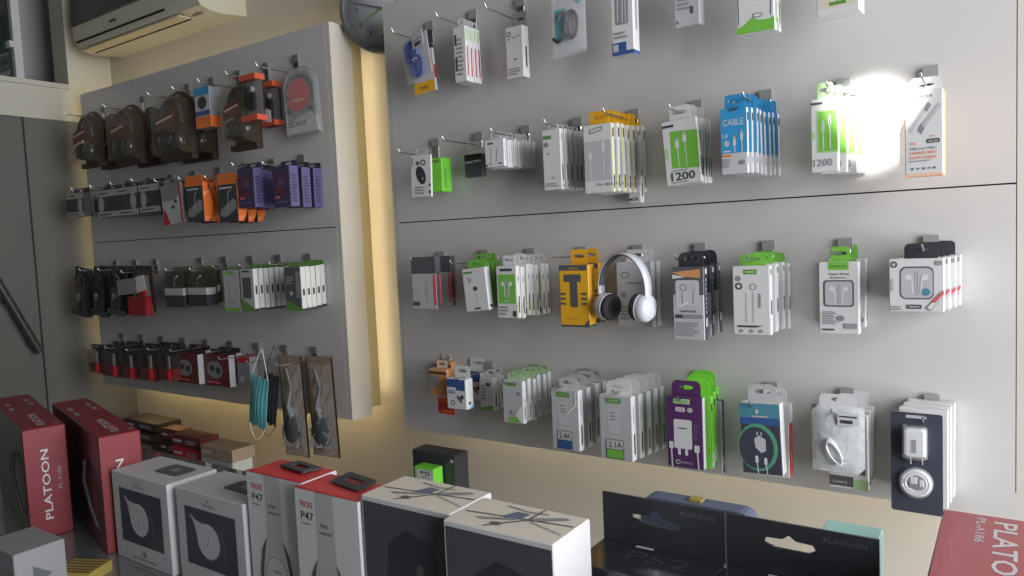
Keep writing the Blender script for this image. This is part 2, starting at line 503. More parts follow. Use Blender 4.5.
# ================================================================== RIGHT PANEL, ROW A
def zip_pouch(content, back=None):
    def mk(root, w, h, d):
        if back:
            b = MB(); back(b, w, h, d); b.build('insert_card', root)
        b = MB(); content(b, w, h, d); b.build('contents', root)
        b = MB(); rows = []
        for i in range(9):
            v = i/8; bulge = math.sin(PI*min(1, v*1.15))**.6 if v < .87 else .08
            rows.append([(-w/2 + w*k/6, d*.5 - d*.5*bulge*math.sin(PI*k/6)**.5 if 0 < k < 6 else d*.5, -h/2 + h*v) for k in range(7)])
        b.grid(rows, 'clear_bag'); b.grid([[(x, d - (y - 0)*.6 if 0 < j < 6 else y, z) for j, (x, y, z) in enumerate(r)] for r in rows], 'clear_bag')
        b.build('clear_bag', root)
        b = MB(); b.box(-w/2, w/2, d*.5 - .001, d*.5 + .001, h/2 - .012, h/2 - .008, 'white')
        b.build('zip_seal', root)
        return h/2 - .006
    return mk
def blue_cable(b, w, h, d):
    for (cx, cz, rr) in ((-.14*w, .14*h, .22), (.02*w, -.2*h, .22)):
        for k in range(5):
            r = w*(rr - .03*k)
            b.tube([(cx + r*math.cos(a*PI/8), d*.35 + .001*k, cz + 1.2*r*math.sin(a*PI/8)) for a in range(17)], .0022, 'blue_c')
        b.lathe([(.001, 0), (w*.13, 0), (w*.13, .003), (.001, .003)], (cx, d*.38, cz), 'blue_c', sz=1.2)
    b.tube([(-.12*w, d*.25, -.04*h), (0, d*.22, -.02*h), (.06*w, d*.25, -.05*h)], .002, 'white')
def white_back(b, w, h, d):
    b.box(-w*.46, w*.46, d*.7, d*.7+.001, -h*.46, h*.42, 'white')
    b.box(w*.0, w*.42, d*.12, d*.12+.001, h*.16, h*.5, 'white')
    b.box(w*.08, w*.32, d*.12-.0005, d*.12, h*.19, h*.27, 'dgrey'); b.box(w*.06, w*.36, d*.12-.0005, d*.12, h*.31, h*.34, 'ink_soft')
stack('accessory_pouch', 'A', 0, (398, 33, 429, 80), 'clear zip pouch with a blue coiled cable and white tag', 'pouch', d=.02, roll=-9, yf=.12,
      maker=zip_pouch(blue_cable, white_back), yaw=-10)
stack('accessory_card', 'A', 0, (413, 50, 434, 93), 'yellow and white accessory card behind the blue cable pouch', 'card', d=.008, yf=.07, hk=False, roll=-4,
      ms={'M': 'white_b'}, prints=[('r', 'F', 0, 0, .95, .26, 'yellow'), ('t', 'F', .2, .06, .1, 'TYPE', 'ink'), ('r', 'F', .7, .6, .95, .85, 'tan'), ('r', 'S', 0, .3, 1, .6, 'red')], tabm='white', tw=.5)
stack('slim_box', 'A', 1, (454, 26, 466, 82), 'slim white box with a red printed spine in the top row', 'box', n=4, d=.014, uR=482, yf=.09, gap=.0165,
      prints=[('lines', 'F', .15, .1, .85, .8, 9, 'ink_soft'), ('r', 'F', .1, .66, .26, .86, 'ink'), ('r', 'F', .1, .2, .26, .45, 'ink'), ('r', 'S', .3, .1, .6, .62, 'red'), ('r', 'S', .2, .75, .7, .95, 'green_p')], tabm='white', th=.022)
stack('cable_carton', 'A', 2, (506, 26, 523, 78), 'narrow white box with small black emblem and dots, third in the top row', 'box', n=1, d=.028, yf=.07,
      prints=[('ring', 'F', .2, .86, .13, .05, .4, 'ink'), ('e', 'F', .18, .76, .05, .015, 'ink'), ('e', 'F', .42, .78, .05, .012, 'ink'), ('e', 'F', .6, .79, .05, .012, 'ink'), ('e', 'F', .8, .8, .05, .012, 'ink'), ('e', 'F', .55, .36, .06, .02, 'ink'),
              ('lines', 'F', .1, .05, .9, .2, 3, 'ink_soft'), ('r', 'S', .4, .2, .6, .6, 'ink')], tabm='tag', th=.04, tw=.9)
def black_cable(b, w, h, d):
    for k in range(4):
        rx, rz = w*.2 - .002*k, h*.19 - .002*k
        b.tube([(.1*w + rx*math.cos(a*PI/10), d*.3 + .002*k, -.1*h + rz*math.sin(a*PI/10)) for a in range(21)], .0024, 'black')
    b.tube([(-.28*w, d*.3, .0*h), (-.14*w, d*.3, .08*h), (0, d*.3, .02*h)], .004, 'dgrey')
    b.tube([(-.45*w, d*.3, -.24*h), (-.32*w, d*.3, -.3*h), (-.1*w, d*.3, -.25*h)], .004, 'black')
def teal_back(b, w, h, d):
    b.box(-w*.46, w*.46, d*.72, d*.72+.001, -h*.45, h*.46, 'white_b')
    b.box(-w*.42, -w*.1, d*.7-.001, d*.7, -h*.28, h*.14, 'teal'); b.box(-w*.2, w*.2, d*.7-.001, d*.7, h*.3, h*.45, 'teal')
    b.prism(ell(w*.3, h*.22, w*.07, h*.05), d*.7-.002, d*.7-.0005, 'teal')
stack('accessory_pouch', 'A', 3, (549, -22, 583, 55), 'clear zip pouch with a looped black cable on teal card', 'pouch', d=.024, yf=.12, maker=zip_pouch(black_cable, teal_back))
stack('cable_carton', 'A', 4, (611, -26, 633, 55), 'white box with blue foot and cable picture in the top row', 'box', d=.03, yf=.11,
      prints=[('r', 'F', 0, 0, 1, .05, 'blue_d'), ('r', 'F', .0, .05, .66, .16, 'blue_d'), ('r', 'F', .05, .05, .3, .14, 'lgrey'), ('r', 'S', 0, 0, 1, .045, 'blue_d'), ('rr', 'F', .2, .38, .78, .98, 'grey', .004),
              ('l', 'F', [(.3, .42), (.32, .8), (.45, .93), (.55, .8), (.5, .4)], .0022, 'white'), ('l', 'F', [(.66, .4), (.66, .85), (.5, .95)], .002, 'white'),
              ('lines', 'F', .1, .2, .8, .3, 2, 'ink_soft'), ('r', 'S', .4, .3, .6, .8, 'ink_soft')], tabm='white')
stack('cable_carton', 'A', 5, (674, -32, 699, 26), 'plain pale box with a small grey code square in the top row', 'box', d=.03, yf=.10, n=1,
      ms={'M': 'white_b'}, prints=[('lines', 'F', .1, .28, .8, .8, 7, 'ink_soft'), ('r', 'F', .62, .2, .76, .32, 'dgrey'), ('t', 'F', .05, .06, .06, 'A', 'ink')], tabm='white')
stack('cable_carton', 'A', 6, (736, -40, 774, 32), 'white box with a green wave along its foot', 'box', d=.022, yf=.13, n=2, gap=.026,
      prints=[('p', 'F', [(0, 0), (1, 0), (1, .18), (.85, .15), (.6, .16), (.4, .21), (.2, .12), (0, .09)], 'green'), ('l', 'F', [(.06, .14), (.05, .5), (.1, .9)], .0016, 'ink'),
              ('l', 'F', [(.9, .2), (.93, .5), (.88, .9)], .0016, 'ink'), ('l', 'F', [(.3, .6), (.4, .48), (.5, .46), (.46, .5)], .002, 'ink'), ('rr', 'F', .44, .2, .68, .26, 'dgrey', .002), ('rr', 'F', .46, .21, .66, .25, 'white', .002),
              ('r', 'S', .4, .1, .6, .4, 'green_d'), ('r', 'S', .4, .5, .6, .9, 'ink')], tabm='white')
stack('cable_carton', 'A', 7, (816, -48, 859, 13), 'white box with green line art, last in the top row', 'box', d=.024, yf=.13, n=2, gap=.03,
      prints=[('r', 'F', .06, .1, .94, .98, 'cream'), ('r', 'F', .3, .14, .7, .2, 'green_d'), ('l', 'F', [(.5, .2), (.48, .4), (.55, .7)], .002, 'green_d')], tabm='white')

# ================================================================== ROW B
stack('accessory_card', 'B', 0, (411, 155, 431, 197), 'white card with a black oval plug picture leaning left of a green box', 'card', d=.006, yf=.13, roll=2, yaw=0,
      prints=[('p', 'F', [(.5 + .18*math.cos(a) - .17*math.sin(a), .52 + .09*math.cos(a) + .2*math.sin(a)) for a in [k*PI/10 for k in range(20)]], 'black'),
              ('l', 'F', [(.55, .42), (.62, .46)], .003, 'cream'), ('ring', 'F', .62, .82, .13, .07, .4, 'ink'), ('e', 'F', .35, .81, .09, .05, 'dgrey'), ('r', 'F', .06, .74, .12, .95, 'ink_soft'),
              ('r', 'F', .9, .08, .98, .14, 'ink'), ('r', 'F', .9, .25, .98, .31, 'ink'), ('lines', 'F', .2, .06, .8, .26, 3, 'ink_soft')], tabm='clear', th=.016)
stack('charger_box', 'B', 0, (428, 158, 442, 192), 'bright green charger box behind the white oval card', 'box', d=.04, yf=.06, hk=False, ms={'M': 'green_hi', 'S': 'green_hi'},
      prints=[('r', 'F', .15, .86, .85, .94, 'green_d'), ('r', 'S', .2, .1, .5, .7, 'green')], tabm=None)
def blister_small(root, w, h, d):
    b = MB(); b.box(-w/2, w/2, d*.6, d*.62+.0008, -h/2, h/2, 'clear'); b.build('backing_card', root)
    b = MB(); b.box(-w*.5, w*.5, 0, d*.6, -h/2, h*.12, 'dgrey', bev=.002); b.pr(w, h, d, [('r', 'F', .02, .46, .98, .62, 'brown_d'), ('r', 'F', .05, .38, .45, .43, 'white'), ('r', 'F', .5, .4, .95, .45, 'white')])
    b.build('reader_case', root)
    return h/2 - .01
stack('blister_pack', 'B', 1, (464, 140, 482, 177), 'small black and grey card reader pack hanging alone', 'blister pack', d=.03, yf=.04, maker=blister_small)
stack('earphone_box', 'B', 2, (485, 139, 504, 167), 'small white box fanned to the right in the second row', 'box', n=9, d=.011, uR=533, yf=.12,
      prints=[('r', 'F', .15, .82, .45, .88, 'ink'), ('l', 'F', [(.3, .2), (.32, .7)], .002, 'ink_soft'), ('l', 'F', [(.6, .2), (.65, .7)], .002, 'ink_soft'), ('r', 'F', .2, .1, .35, .14, 'red'), ('r', 'F', .7, .1, .9, .14, 'ink'),
              ('r', 'F', .02, .04, .14, .1, 'ink'), ('r', 'S', .3, .2, .5, .8, 'lgrey')], tabm='white', th=.018, jit=.004)
stack('cable_carton', 'B', 3, (543, 129, 561, 190), 'tall white box with a green tag mark and black spine print', 'box', n=6, d=.014, uR=584, yf=.12,
      prints=[('r', 'F', .05, .84, .5, .9, 'green_d'), ('e', 'F', .2, .75, .14, .04, 'grey'), ('e', 'F', .3, .6, .06, .02, 'ink_soft'), ('e', 'F', .55, .2, .1, .03, 'lgrey'), ('lines', 'F', .1, .05, .9, .12, 2, 'ink_soft'),
              ('r', 'S', .3, .15, .62, .42, 'ink'), ('r', 'S', .35, .82, .6, .92, 'ink_soft'), ('r', 'S', .3, .05, .6, .08, 'ink')], tabm='white', th=.012)
stack('cable_carton', 'B', 4, (584, 124, 612, 193), 'wide white cable box with a grey window, yellow edged spines behind', 'box', n=7, d=.014, uR=643, yf=.13,
      prints=[('r', 'F', .02, .18, .98, .76, 'lgrey'), ('l', 'F', [(.22, .55), (.26, .2)], .002, 'white'), ('rr', 'F', .17, .5, .3, .6, 'white', .002), ('l', 'F', [(.68, .7), (.7, .2)], .002, 'white'), ('rr', 'F', .64, .6, .76, .74, 'white', .002),
              ('t', 'F', .4, .1, .045, '2.4A  MAX', 'ink_soft'), ('l', 'F', [(.25, .92), (.68, .96), (.68, .91), (.25, .87), (.25, .92)], .0014, 'ink'), ('r', 'S', .3, .06, .7, .25, 'ink'), ('r', 'S', 0, .0, .22, 1, 'yellow_p'), ('r', 'S', .4, .8, .75, .93, 'ink')],
      tabm='yellow', th=.03, tw=.7)
stack('slim_box', 'B', 4, (628, 136, 640, 203), 'low hanging white slim box with black spine print under the yellow tabs', 'box', d=.02, yf=.035, hk=False,
      prints=[('t', 'F', .05, .03, .05, 'MDR', 'ink'), ('r', 'S', .3, .1, .6, .3, 'ink'), ('r', 'S', .3, .4, .6, .5, 'ink_soft')], tabm=None)
GREEN_CABLE = [('p', 'F', [(.2, .26), (.98, .22), (1.0, .8), (.22, .84)], 'green')] + [it for it in cable2('white', .4, .62, .8, .27)] + \
    [('r', 'F', .02, .9, .35, .94, 'ink'), ('rr', 'F', .02, .42, .12, .58, 'green_p', .002), ('t', 'F', .16, .06, .13, '1200', 'ink', 0, .68), ('lines', 'F', .16, .02, .8, .05, 1, 'ink_soft'), ('lines', 'F', .2, .2, .8, .23, 1, 'ink_soft'), ('r', 'S', .3, .1, .6, .4, 'ink')]
stack('cable_carton', 'B', 5, (664, 119, 699, 184), 'white and green 1200 cable box with two white plugs', 'box', n=5, d=.012, uR=706, yf=.12, gap=.016, roll=-4, prints=GREEN_CABLE, tabm='white', th=.03)
stack('cable_carton', 'B', 6, (721, 108, 747, 174), 'sky blue and white CABLE box with white spine', 'box', n=8, d=.013, uR=778, yf=.145,
      ms={'M': 'white', 'F': 'white_b', 'T': 'blue'},
      prints=[('r', 'F', 0, .32, 1, 1, 'blue'), ('t', 'F', .08, .74, .1, 'CABLE', 'white_b', 0, .8), ('t', 'F', .06, .56, .06, '1.0', 'white'), ('e', 'F', .22, .47, .11, .045, 'lgrey')] + cable2('white', .52, .8, .66, .33) +
             [('r', 'F', .08, .34, .36, .36, 'white'), ('r', 'F', .06, .27, .4, .30, 'orange'), ('e', 'F', .82, .17, .1, .035, 'grey'), ('lines', 'F', .06, .1, .4, .24, 4, 'ink_soft'), ('l', 'F', [(.35, .97), (.7, .99)], .004, 'ink'),
              ('r', 'S', .2, .8, .8, .92, 'dgrey'), ('e', 'S', .5, .2, .3, .06, 'lgrey'), ('r', 'S', 0, 0, .12, .8, 'lgrey')], tabm='blue', th=.028, tw=.8, jit=.003)
stack('cable_carton', 'B', 7, (811, 98, 838, 172), 'white and green cable box beside the bright glare patch', 'box', n=4, d=.014, uR=864, yf=.14,
      prints=[('r', 'F', .22, .26, 1, .84, 'green_p'), ('r', 'F', .28, .28, .96, .82, 'green')] + cable2('white', .45, .7, .78, .3) + [('r', 'F', .02, .92, .45, .95, 'ink'), ('t', 'F', .1, .08, .1, '1200', 'ink_soft', 0, .7), ('rr', 'F', .02, .45, .16, .56, 'green_p', .002)], tabm='green_p', th=.03)
stack('cable_carton', 'B', 8, (905, 90, 943, 176), 'white fronted orange edged type-C data cable box', 'box', n=2, d=.03, gap=.034, yf=.13,
      ms={'M': 'orange_p', 'F': 'white', 'S': 'orange_p', 'T': 'white'},
      prints=[('t', 'F', .2, .91, .035, 'SYROX', 'ink', 0, .55), ('p', 'F', [(.1, .55), (.5, .8), (.56, .76), (.16, .51)], 'lgrey'), ('p', 'F', [(.5, .78), (.62, .86), (.7, .82), (.58, .74)], 'grey'), ('p', 'F', [(.34, .54), (.44, .62), (.54, .57), (.44, .49)], 'grey'), ('p', 'F', [(.45, .6), (.9, .84), (.96, .8), (.52, .56)], 'lgrey'),
              ('rr', 'F', .58, .38, .92, .43, 'dgrey', .002), ('t', 'F', .63, .39, .022, 'PD 3.0A', 'white', 0, .24), ('t', 'F', .66, .45, .02, '20W', 'orange'), ('t', 'F', .16, .37, .03, 'PD', 'orange'),
              ('t', 'F', .12, .31, .028, 'TYPE-C to TYPE-C', 'dgrey', 0, .72), ('t', 'F', .12, .26, .032, 'CHARGE AND', 'orange', 0, .72), ('t', 'F', .12, .205, .032, 'DATA CABLE', 'orange', 0, .72), ('lines', 'F', .12, .17, .85, .19, 1, 'ink_soft'),
              ('e', 'F', .2, .09, .03, .015, 'dgrey'), ('e', 'F', .35, .09, .03, .01, 'dgrey'), ('e', 'F', .5, .09, .03, .015, 'dgrey'), ('e', 'F', .64, .09, .03, .01, 'dgrey'), ('e', 'F', .78, .09, .03, .015, 'dgrey'), ('r', 'F', 0, .0, 1, .025, 'orange_p')],
      tabm='white', th=.026, tw=.8)

# ================================================================== ROW C
stack('glass_card', 'C', 0, (412, 257, 436, 309), 'clear topped pack with red edge and dark band', 'pack', n=2, d=.02, uR=451, yf=.12,
      ms={'M': 'lgrey', 'F': 'lgrey', 'S': 'dgrey'}, prints=[('r', 'F', .0, .68, 1, 1, 'dgrey'), ('r', 'F', .88, .08, 1, .66, 'pink'), ('r', 'F', .0, .06, .3, .14, 'dgrey'), ('l', 'F', [(.35, .1), (.32, .5), (.45, .55)], .002, 'white'), ('l', 'F', [(.6, .2), (.62, .55)], .0015, 'grey'), ('r', 'S', .7, .1, 1, .66, 'pink'), ('r', 'S', 0, .68, 1, 1, 'dgrey')], tabm=None, roll=0)
stack('earphone_box', 'C', 1, (464, 268, 487, 311), 'tilted white earphone box with a black dot in front of green boxes', 'box', d=.02, yf=.14, roll=-5,
      prints=[('r', 'F', .05, .88, .45, .93, 'green_d'), ('e', 'F', .5, .52, .1, .05, 'ink'), ('l', 'F', [(.2, .8), (.3, .68), (.35, .78)], .0018, 'ink'), ('l', 'F', [(.55, .4), (.56, .12)], .001, 'ink_soft'), ('r', 'F', .4, .04, .65, .08, 'ink'), ('e', 'S', .5, .1, .3, .03, 'ink')], tabm='green', th=.02, tw=.8)
stack('earphone_box', 'C', 1, (470, 262, 489, 309), 'bright green earphone box behind the tilted white one', 'box', n=3, d=.014, uR=498, yf=.09, hk=False, ms={'M': 'green', 'F': 'green', 'S': 'green_d'},
      prints=[('r', 'F', .1, .85, .4, .9, 'ink')], tabm='green', th=.02)
stack('earphone_box', 'C', 2, (497, 266, 517, 318), 'white earphone box with green panel and earbud drawing', 'box', n=7, d=.016, uR=546, yf=.14,
      prints=[('r', 'F', .08, .28, .92, .84, 'green')] + earbuds(.15, .35, .85, .78) + [('r', 'F', .2, .9, .8, .95, 'ink'), ('l', 'F', [(.35, .3), (.5, .35), (.65, .3)], .002, 'white'), ('r', 'F', .78, .03, .95, .14, 'ink'), ('lines', 'F', .1, .05, .6, .24, 3, 'ink_soft'), ('r', 'S', .3, .1, .55, .42, 'ink'), ('r', 'S', .0, 0, .12, .3, 'yellow_p'), ('r', 'S', .3, .7, .5, .8, 'ink_soft')],
      tabm='white', th=.025, jit=.005)
stack('cable_carton', 'C', 3, (560, 265, 589, 327), 'yellow box with a big grey T on the front', 'box', n=2, d=.03, uR=600, yf=.13, ms={'M': 'yellow'},
      prints=[('r', 'F', 0, .91, .96, 1, 'dgrey'), ('rr', 'F', .15, .73, .75, .85, 'dgrey', .003), ('rr', 'F', .36, .32, .62, .8, 'dgrey', .003), ('t', 'F', .35, .93, .03, 'SYROX', 'yellow', 0, .3), ('t', 'F', .2, .12, .03, 'CABLE', 'tan', 0, .5),
              ('p', 'F', [(.75, .0), (1, .0), (1, .14)], 'dgrey'), ('r', 'F', 0, 0, .96, .035, 'dgrey')] + [('r', 'F', a, v, a + .18, v + .035, 'dgrey') for a in (.03, .76) for v in (.36, .44, .52)] + [('r', 'S', 0, 0, 1, .04, 'dgrey')], tabm='yellow', th=.035, tw=.55)
stack('earphone_box', 'C', 4, (617, 262, 652, 327), 'pale white box hanging behind the over-ear headphones', 'box', n=2, d=.02, yf=.055,
      ms={'M': 'white_b'}, prints=[('ring', 'F', .25, .8, .12, .05, .3, 'green_d'), ('r', 'F', .3, .66, .75, .69, 'ink_soft'), ('e', 'F', .2, .5, .08, .04, 'ink_soft'), ('lines', 'F', .1, .1, .5, .34, 4, 'ink_soft')], tabm='white')
# headphones hanging on that hook
def headphones():
    c = at(624, 289, -.13)
    t = empty('headphones', c, 'pearl white over-ear headphones with black cushions hanging on a hook', 'headphones', rot=(0, math.radians(0), math.radians(-14)))
    R = .066; H = .078
    rows = []; rows2 = []
    N = 20
    for k in range(N + 1):
        a = math.radians(-16 + 212*k/N)
        x, z = R*math.cos(a), H*math.sin(a)
        hw = .011 + .003*math.sin(max(0, min(PI, a)))
        rows.append([(x*1.03, -hw, z*1.03), (x*1.03, hw, z*1.03), (x*.985, hw, z*.985), (x*.985, -hw, z*.985)])
        rows2.append([(x*.983, -hw*.85, z*.983), (x*.983, hw*.85, z*.983), (x*.955, hw*.8, z*.955), (x*.955, -hw*.8, z*.955)])
    b = MB(); b.grid(rows, 'pearl', closed=True); b.face(rows[0], 'pearl'); b.face(rows[-1], 'pearl'); b.build('headband', t)
    b = MB(); b.grid(rows2[2:-2], 'dgrey', closed=True); b.build('band_padding', t)
    for s_ in (-1, 1):
        # stem widening down to the cup
        b = MB(); rows = []
        for k in range(9):
            f = k/8; z = -.01 - .050*f; x = s_*(R*1.0 - .001*f + .004*math.sin(f*PI)); wd = .010 + .014*math.sin(min(1, f*1.1)*PI/2)**2 - (.006 if k == 8 else 0); tt = .005 + .007*f
            rows.append([(x - tt*s_*0 + tt*.7*math.cos(q*PI/4)*1.0, wd*math.sin(q*PI/4), z) for q in range(8)])
        b.grid(rows, 'pearl', closed=True); b.face(rows[-1], 'pearl'); b.face(rows[0], 'pearl'); b.build('ear_stem', t)
        cup = MB(); cup.lathe([(.001, -.014), (.024, -.013), (.030, -.006), (.031, .004), (.030, .010)], (0, 0, 0), 'pearl', axis='x', n=28)
        cup.lathe([(.0305, .0101), (.0315, .0115), (.0305, .013)], (0, 0, 0), 'white', axis='x', n=28)
        o = cup.build('ear_cup', t); 
        cu = MB(); prof = [(.012, .014), (.020, .0135), (.029, .014), (.0305, .019), (.028, .026), (.022, .029), (.016, .026), (.012, .021), (.001, .020)]
        cu.lathe(prof, (0, 0, 0), 'cushion', axis='x', n=28); oc = cu.build('cushion', o)
        o.location = (s_*R*.88, 0, -.040); o.rotation_euler = (0, math.radians(-6*s_), (PI if s_ > 0 else 0) + math.radians(6 if s_ > 0 else -2))
    return t
headphones()
stack('earphone_box', 'C', 5, (673, 267, 704, 340), 'black and grey earphone box with clear window, third row', 'box', n=3, d=.022, uR=718, yf=.14, ms={'M': 'black', 'F': 'lgrey', 'S': 'navy'},
      prints=[('r', 'F', 0, .62, 1, 1, 'dgrey'), ('p', 'F', [(0, .93), (.9, .97), (.9, .85), (.3, .87)], 'tan'), ('p', 'F', [(0, .9), (.4, .86), (0, .84)], 'white'), ('rr', 'F', .1, .47, .86, .82, 'white_b', .005), ('ring', 'F', .35, .72, .12, .05, .35, 'grey'), ('e', 'F', .68, .72, .09, .06, 'lgrey'),
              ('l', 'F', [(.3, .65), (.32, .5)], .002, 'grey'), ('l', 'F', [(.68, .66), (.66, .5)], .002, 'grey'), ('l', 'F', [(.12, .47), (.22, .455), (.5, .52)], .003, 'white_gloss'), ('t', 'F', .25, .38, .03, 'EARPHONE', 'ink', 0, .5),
              ('r', 'F', .08, .3, .3, .35, 'ink'), ('r', 'F', .32, .3, .95, .35, 'grey'), ('lines', 'F', .1, .05, .9, .25, 6, 'ink_soft'), ('r', 'S', .3, .9, .75, .97, 'white'), ('r', 'S', .25, .18, .75, .3, 'lgrey'), ('lines', 'S', .3, .35, .7, .85, 8, 'ink_soft')],
      tabm='black', th=.03, tw=.8, tround=.014)
stack('earphone_box', 'C', 6, (733, 266, 770, 335), 'large white earphone box with green logo strip and green tabs', 'box', n=4, d=.018, uR=789, yf=.14,
      prints=[('r', 'F', .3, .88, .66, .95, 'green_d'), ('r', 'F', .36, .905, .6, .925, 'green_p'), ('e', 'F', .15, .82, .08, .04, 'grey'), ('ring', 'F', .17, .71, .1, .05, .45, 'ink'), ('ring', 'F', .56, .7, .09, .05, .3, 'ink_soft'), ('r', 'F', .7, .4, .76, .6, 'ink_soft'),
              ('l', 'F', [(.36, .18), (.37, .62)], .001, 'ink_soft'), ('l', 'F', [(.55, .18), (.56, .62)], .001, 'ink_soft'), ('lines', 'F', .12, .1, .92, .15, 1, 'ink'), ('e', 'F', .22, .06, .05, .025, 'ink_soft'), ('e', 'F', .5, .06, .05, .025, 'ink_soft'), ('e', 'F', .75, .06, .05, .025, 'ink_soft'),
              ('r', 'S', .35, .3, .6, .5, 'ink'), ('r', 'S', .35, .87, .6, .95, 'green_d'), ('r', 'S', 0, 0, .08, 1, 'lgrey')], tabm='green', th=.022, tw=.7, jit=.003)
stack('earphone_box', 'C', 7, (819, 262, 859, 334), 'white Classic Wired Earphone box with square earbud window', 'box', n=2, d=.02, uR=866, yf=.12,
      prints=[('r', 'F', .24, .89, .76, 1, 'green'), ('t', 'F', .3, .925, .03, 'WIRED HF', 'ink', 0, .4), ('t', 'F', .24, .82, .032, 'Classic Wired', 'ink', 0, .52), ('t', 'F', .3, .765, .034, 'Earphone', 'ink', 0, .4),
              ('rr', 'F', .12, .38, .88, .75, 'dgrey', .006), ('rr', 'F', .16, .4, .84, .73, 'lgrey', .005)] + earbuds(.2, .4, .8, .72) + [('lines', 'F', .1, .13, .5, .32, 8, 'ink_soft'), ('e', 'F', .55, .22, .09, .04, 'grey'), ('r', 'F', .64, .08, .95, .15, 'ink_soft'),
              ('lines', 'F', .08, .04, .5, .08, 1, 'ink'), ('r', 'S', .4, .1, .6, .3, 'ink')], tabm='green', th=.028, tw=.5)
stack('earphone_box', 'C', 8, (889, 259, 944, 312), 'wide white earbud box with black tab and bright spine', 'box', n=4, d=.03, uR=961, yf=.14, ms={'M': 'white'},
      prints=[('rr', 'F', .2, .24, .82, .86, 'dgrey', .01), ('rr', 'F', .225, .265, .8, .83, 'lgrey', .009)] + earbuds(.25, .28, .78, .8) + [('e', 'F', .68, .38, .08, .07, 'teal_print'), ('ring', 'F', .1, .9, .06, .06, .4, 'ink'), ('r', 'F', .85, .88, .97, .96, 'ink_soft'), ('t', 'F', .11, .4, .1, 'Earphones', 'ink_soft', 90, .25),
              ('p', 'F', [(.68, .08), (.76, .02), (1.0, .3), (1.0, .42)], 'grey'), ('p', 'F', [(.7, .09), (.76, .04), (1.0, .31), (1.0, .4)], 'white'), ('p', 'F', [(.78, .2), (1.0, .42), (1, .35), (.84, .17)], 'pink'),
              ('r', 'F', .34, .06, .6, .14, 'dgrey'), ('t', 'F', .38, .08, .04, 'Earphone', 'white', 0, .18), ('lines', 'F', .03, .03, .28, .12, 2, 'ink_soft')], tabm='black', th=.026, tw=.62, tabx=.06, tround=.008, hole=(.014,.0035))

# ================================================================== ROW D
stack('adapter_box', 'D', 0, (430, 369, 447, 396), 'tan card adapter pack, leftmost in the bottom row of the right panel', 'pack', n=2, d=.02, uR=452, yf=.12, ms={'M': 'tan'},
      prints=[('r', 'F', 0, .3, .5, .75, 'grey'), ('r', 'F', .0, .8, 1, .9, 'brown'), ('r', 'F', .3, .1, .9, .3, 'tan')], tabm='cream', th=.02)
stack('adapter_box', 'D', 0, (438, 398, 454, 414), 'small red and orange L shaped card hanging low', 'card', d=.006, yf=.09, hk=False, ms={'M': 'red_top'},
      prints=[('r', 'F', 0, .7, .7, 1, 'orange'), ('r', 'F', .7, .35, 1, 1, 'white_b'), ('r', 'F', .3, .1, .9, .25, 'orange')])
stack('adapter_box', 'D', 1, (447, 379, 466, 409), 'blue topped white adapter box with a black plug picture', 'box', n=2, d=.03, uR=482, yf=.145,
      prints=[('r', 'F', 0, .72, .95, .98, 'blue_d'), ('r', 'F', .5, .62, .95, .8, 'blue_d'), ('p', 'F', [(.5, .4), (.75, .2), (.8, .24), (.56, .46)], 'ink'), ('p', 'F', [(.66, .4), (.8, .5), (.9, .4), (.75, .3)], 'ink'), ('ring', 'F', .3, .2, .1, .09, .3, 'ink'), ('lines', 'F', .1, .5, .5, .62, 2, 'blue_d'),
              ('p', 'S', [(.4, 0), (1, 0), (1, .12)], 'blue'), ('r', 'S', .3, .15, .6, .24, 'ink')], tabm='white', th=.03, tw=.8)
stack('adapter_box', 'D', 1, (480, 378, 493, 410), 'white adapter box with a green corner stripe', 'box', n=2, d=.026, uR=500, yf=.06, hk=False,
      prints=[('p', 'F', [(0, .0), (1, .0), (1, .16), (0, .06)], 'green'), ('lines', 'F', .1, .3, .5, .8, 5, 'ink_soft'), ('r', 'S', .4, .1, .6, .5, 'ink'), ('r', 'F', .5, .75, .8, .85, 'ink')], tabm='white', th=.018)
stack('adapter_box', 'D', 2, (503, 381, 523, 423), 'grey white adapter box with green logo strip and green foot', 'box', n=6, d=.016, uR=549, yf=.14, ms={'M': 'white', 'F': 'lgrey'},
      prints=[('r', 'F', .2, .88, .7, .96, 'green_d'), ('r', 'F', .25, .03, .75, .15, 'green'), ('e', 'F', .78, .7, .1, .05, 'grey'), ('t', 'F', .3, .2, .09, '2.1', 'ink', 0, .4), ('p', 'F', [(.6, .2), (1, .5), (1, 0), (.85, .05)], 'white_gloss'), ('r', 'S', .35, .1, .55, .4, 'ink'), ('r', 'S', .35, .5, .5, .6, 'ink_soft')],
      tabm='green_p', th=.016, tw=.8, jit=.003)
def chg(foot, txt):
    return [('rr', 'F', .26, .36, .62, .8, 'white_b', .004), ('l', 'F', [(.26, .44), (.3, .4), (.62, .4)], .0015, 'ink_soft'), ('lines', 'F', .34, .6, .56, .76, 3, 'ink_soft'), ('r', 'F', .2, .88, .68, .96, 'green_d'), ('t', 'F', .27, .905, .028, 'CHARGER', 'green_p', 0, .34),
            ('r', 'F', .18, .02, .74, .32, 'ink'), ('r', 'F', .2, .17, .72, .31, 'white_b'), ('r', 'F', .2, .03, .72, .16, foot), ('t', 'F', .26, .195, .09, txt, 'ink', 0, .42), ('r', 'S', .35, .1, .6, .42, 'ink'), ('r', 'S', .35, .6, .55, .85, 'lgrey')]
stack('charger_box', 'D', 3, (552, 390, 579, 450), 'white charger box marked 2.4A with a blue foot', 'box', n=4, d=.022, uR=604, yf=.145, prints=chg('blue_d', '2.4A') + [('l', 'F', [(.9, .98), (.9, .76), (.72, .68), (.6, .62)], .004, 'white_gloss')], tabm='lgrey', th=.026, tw=.7, tround=.012, ms={'M': 'white', 'F': 'lgrey', 'S': 'white'})
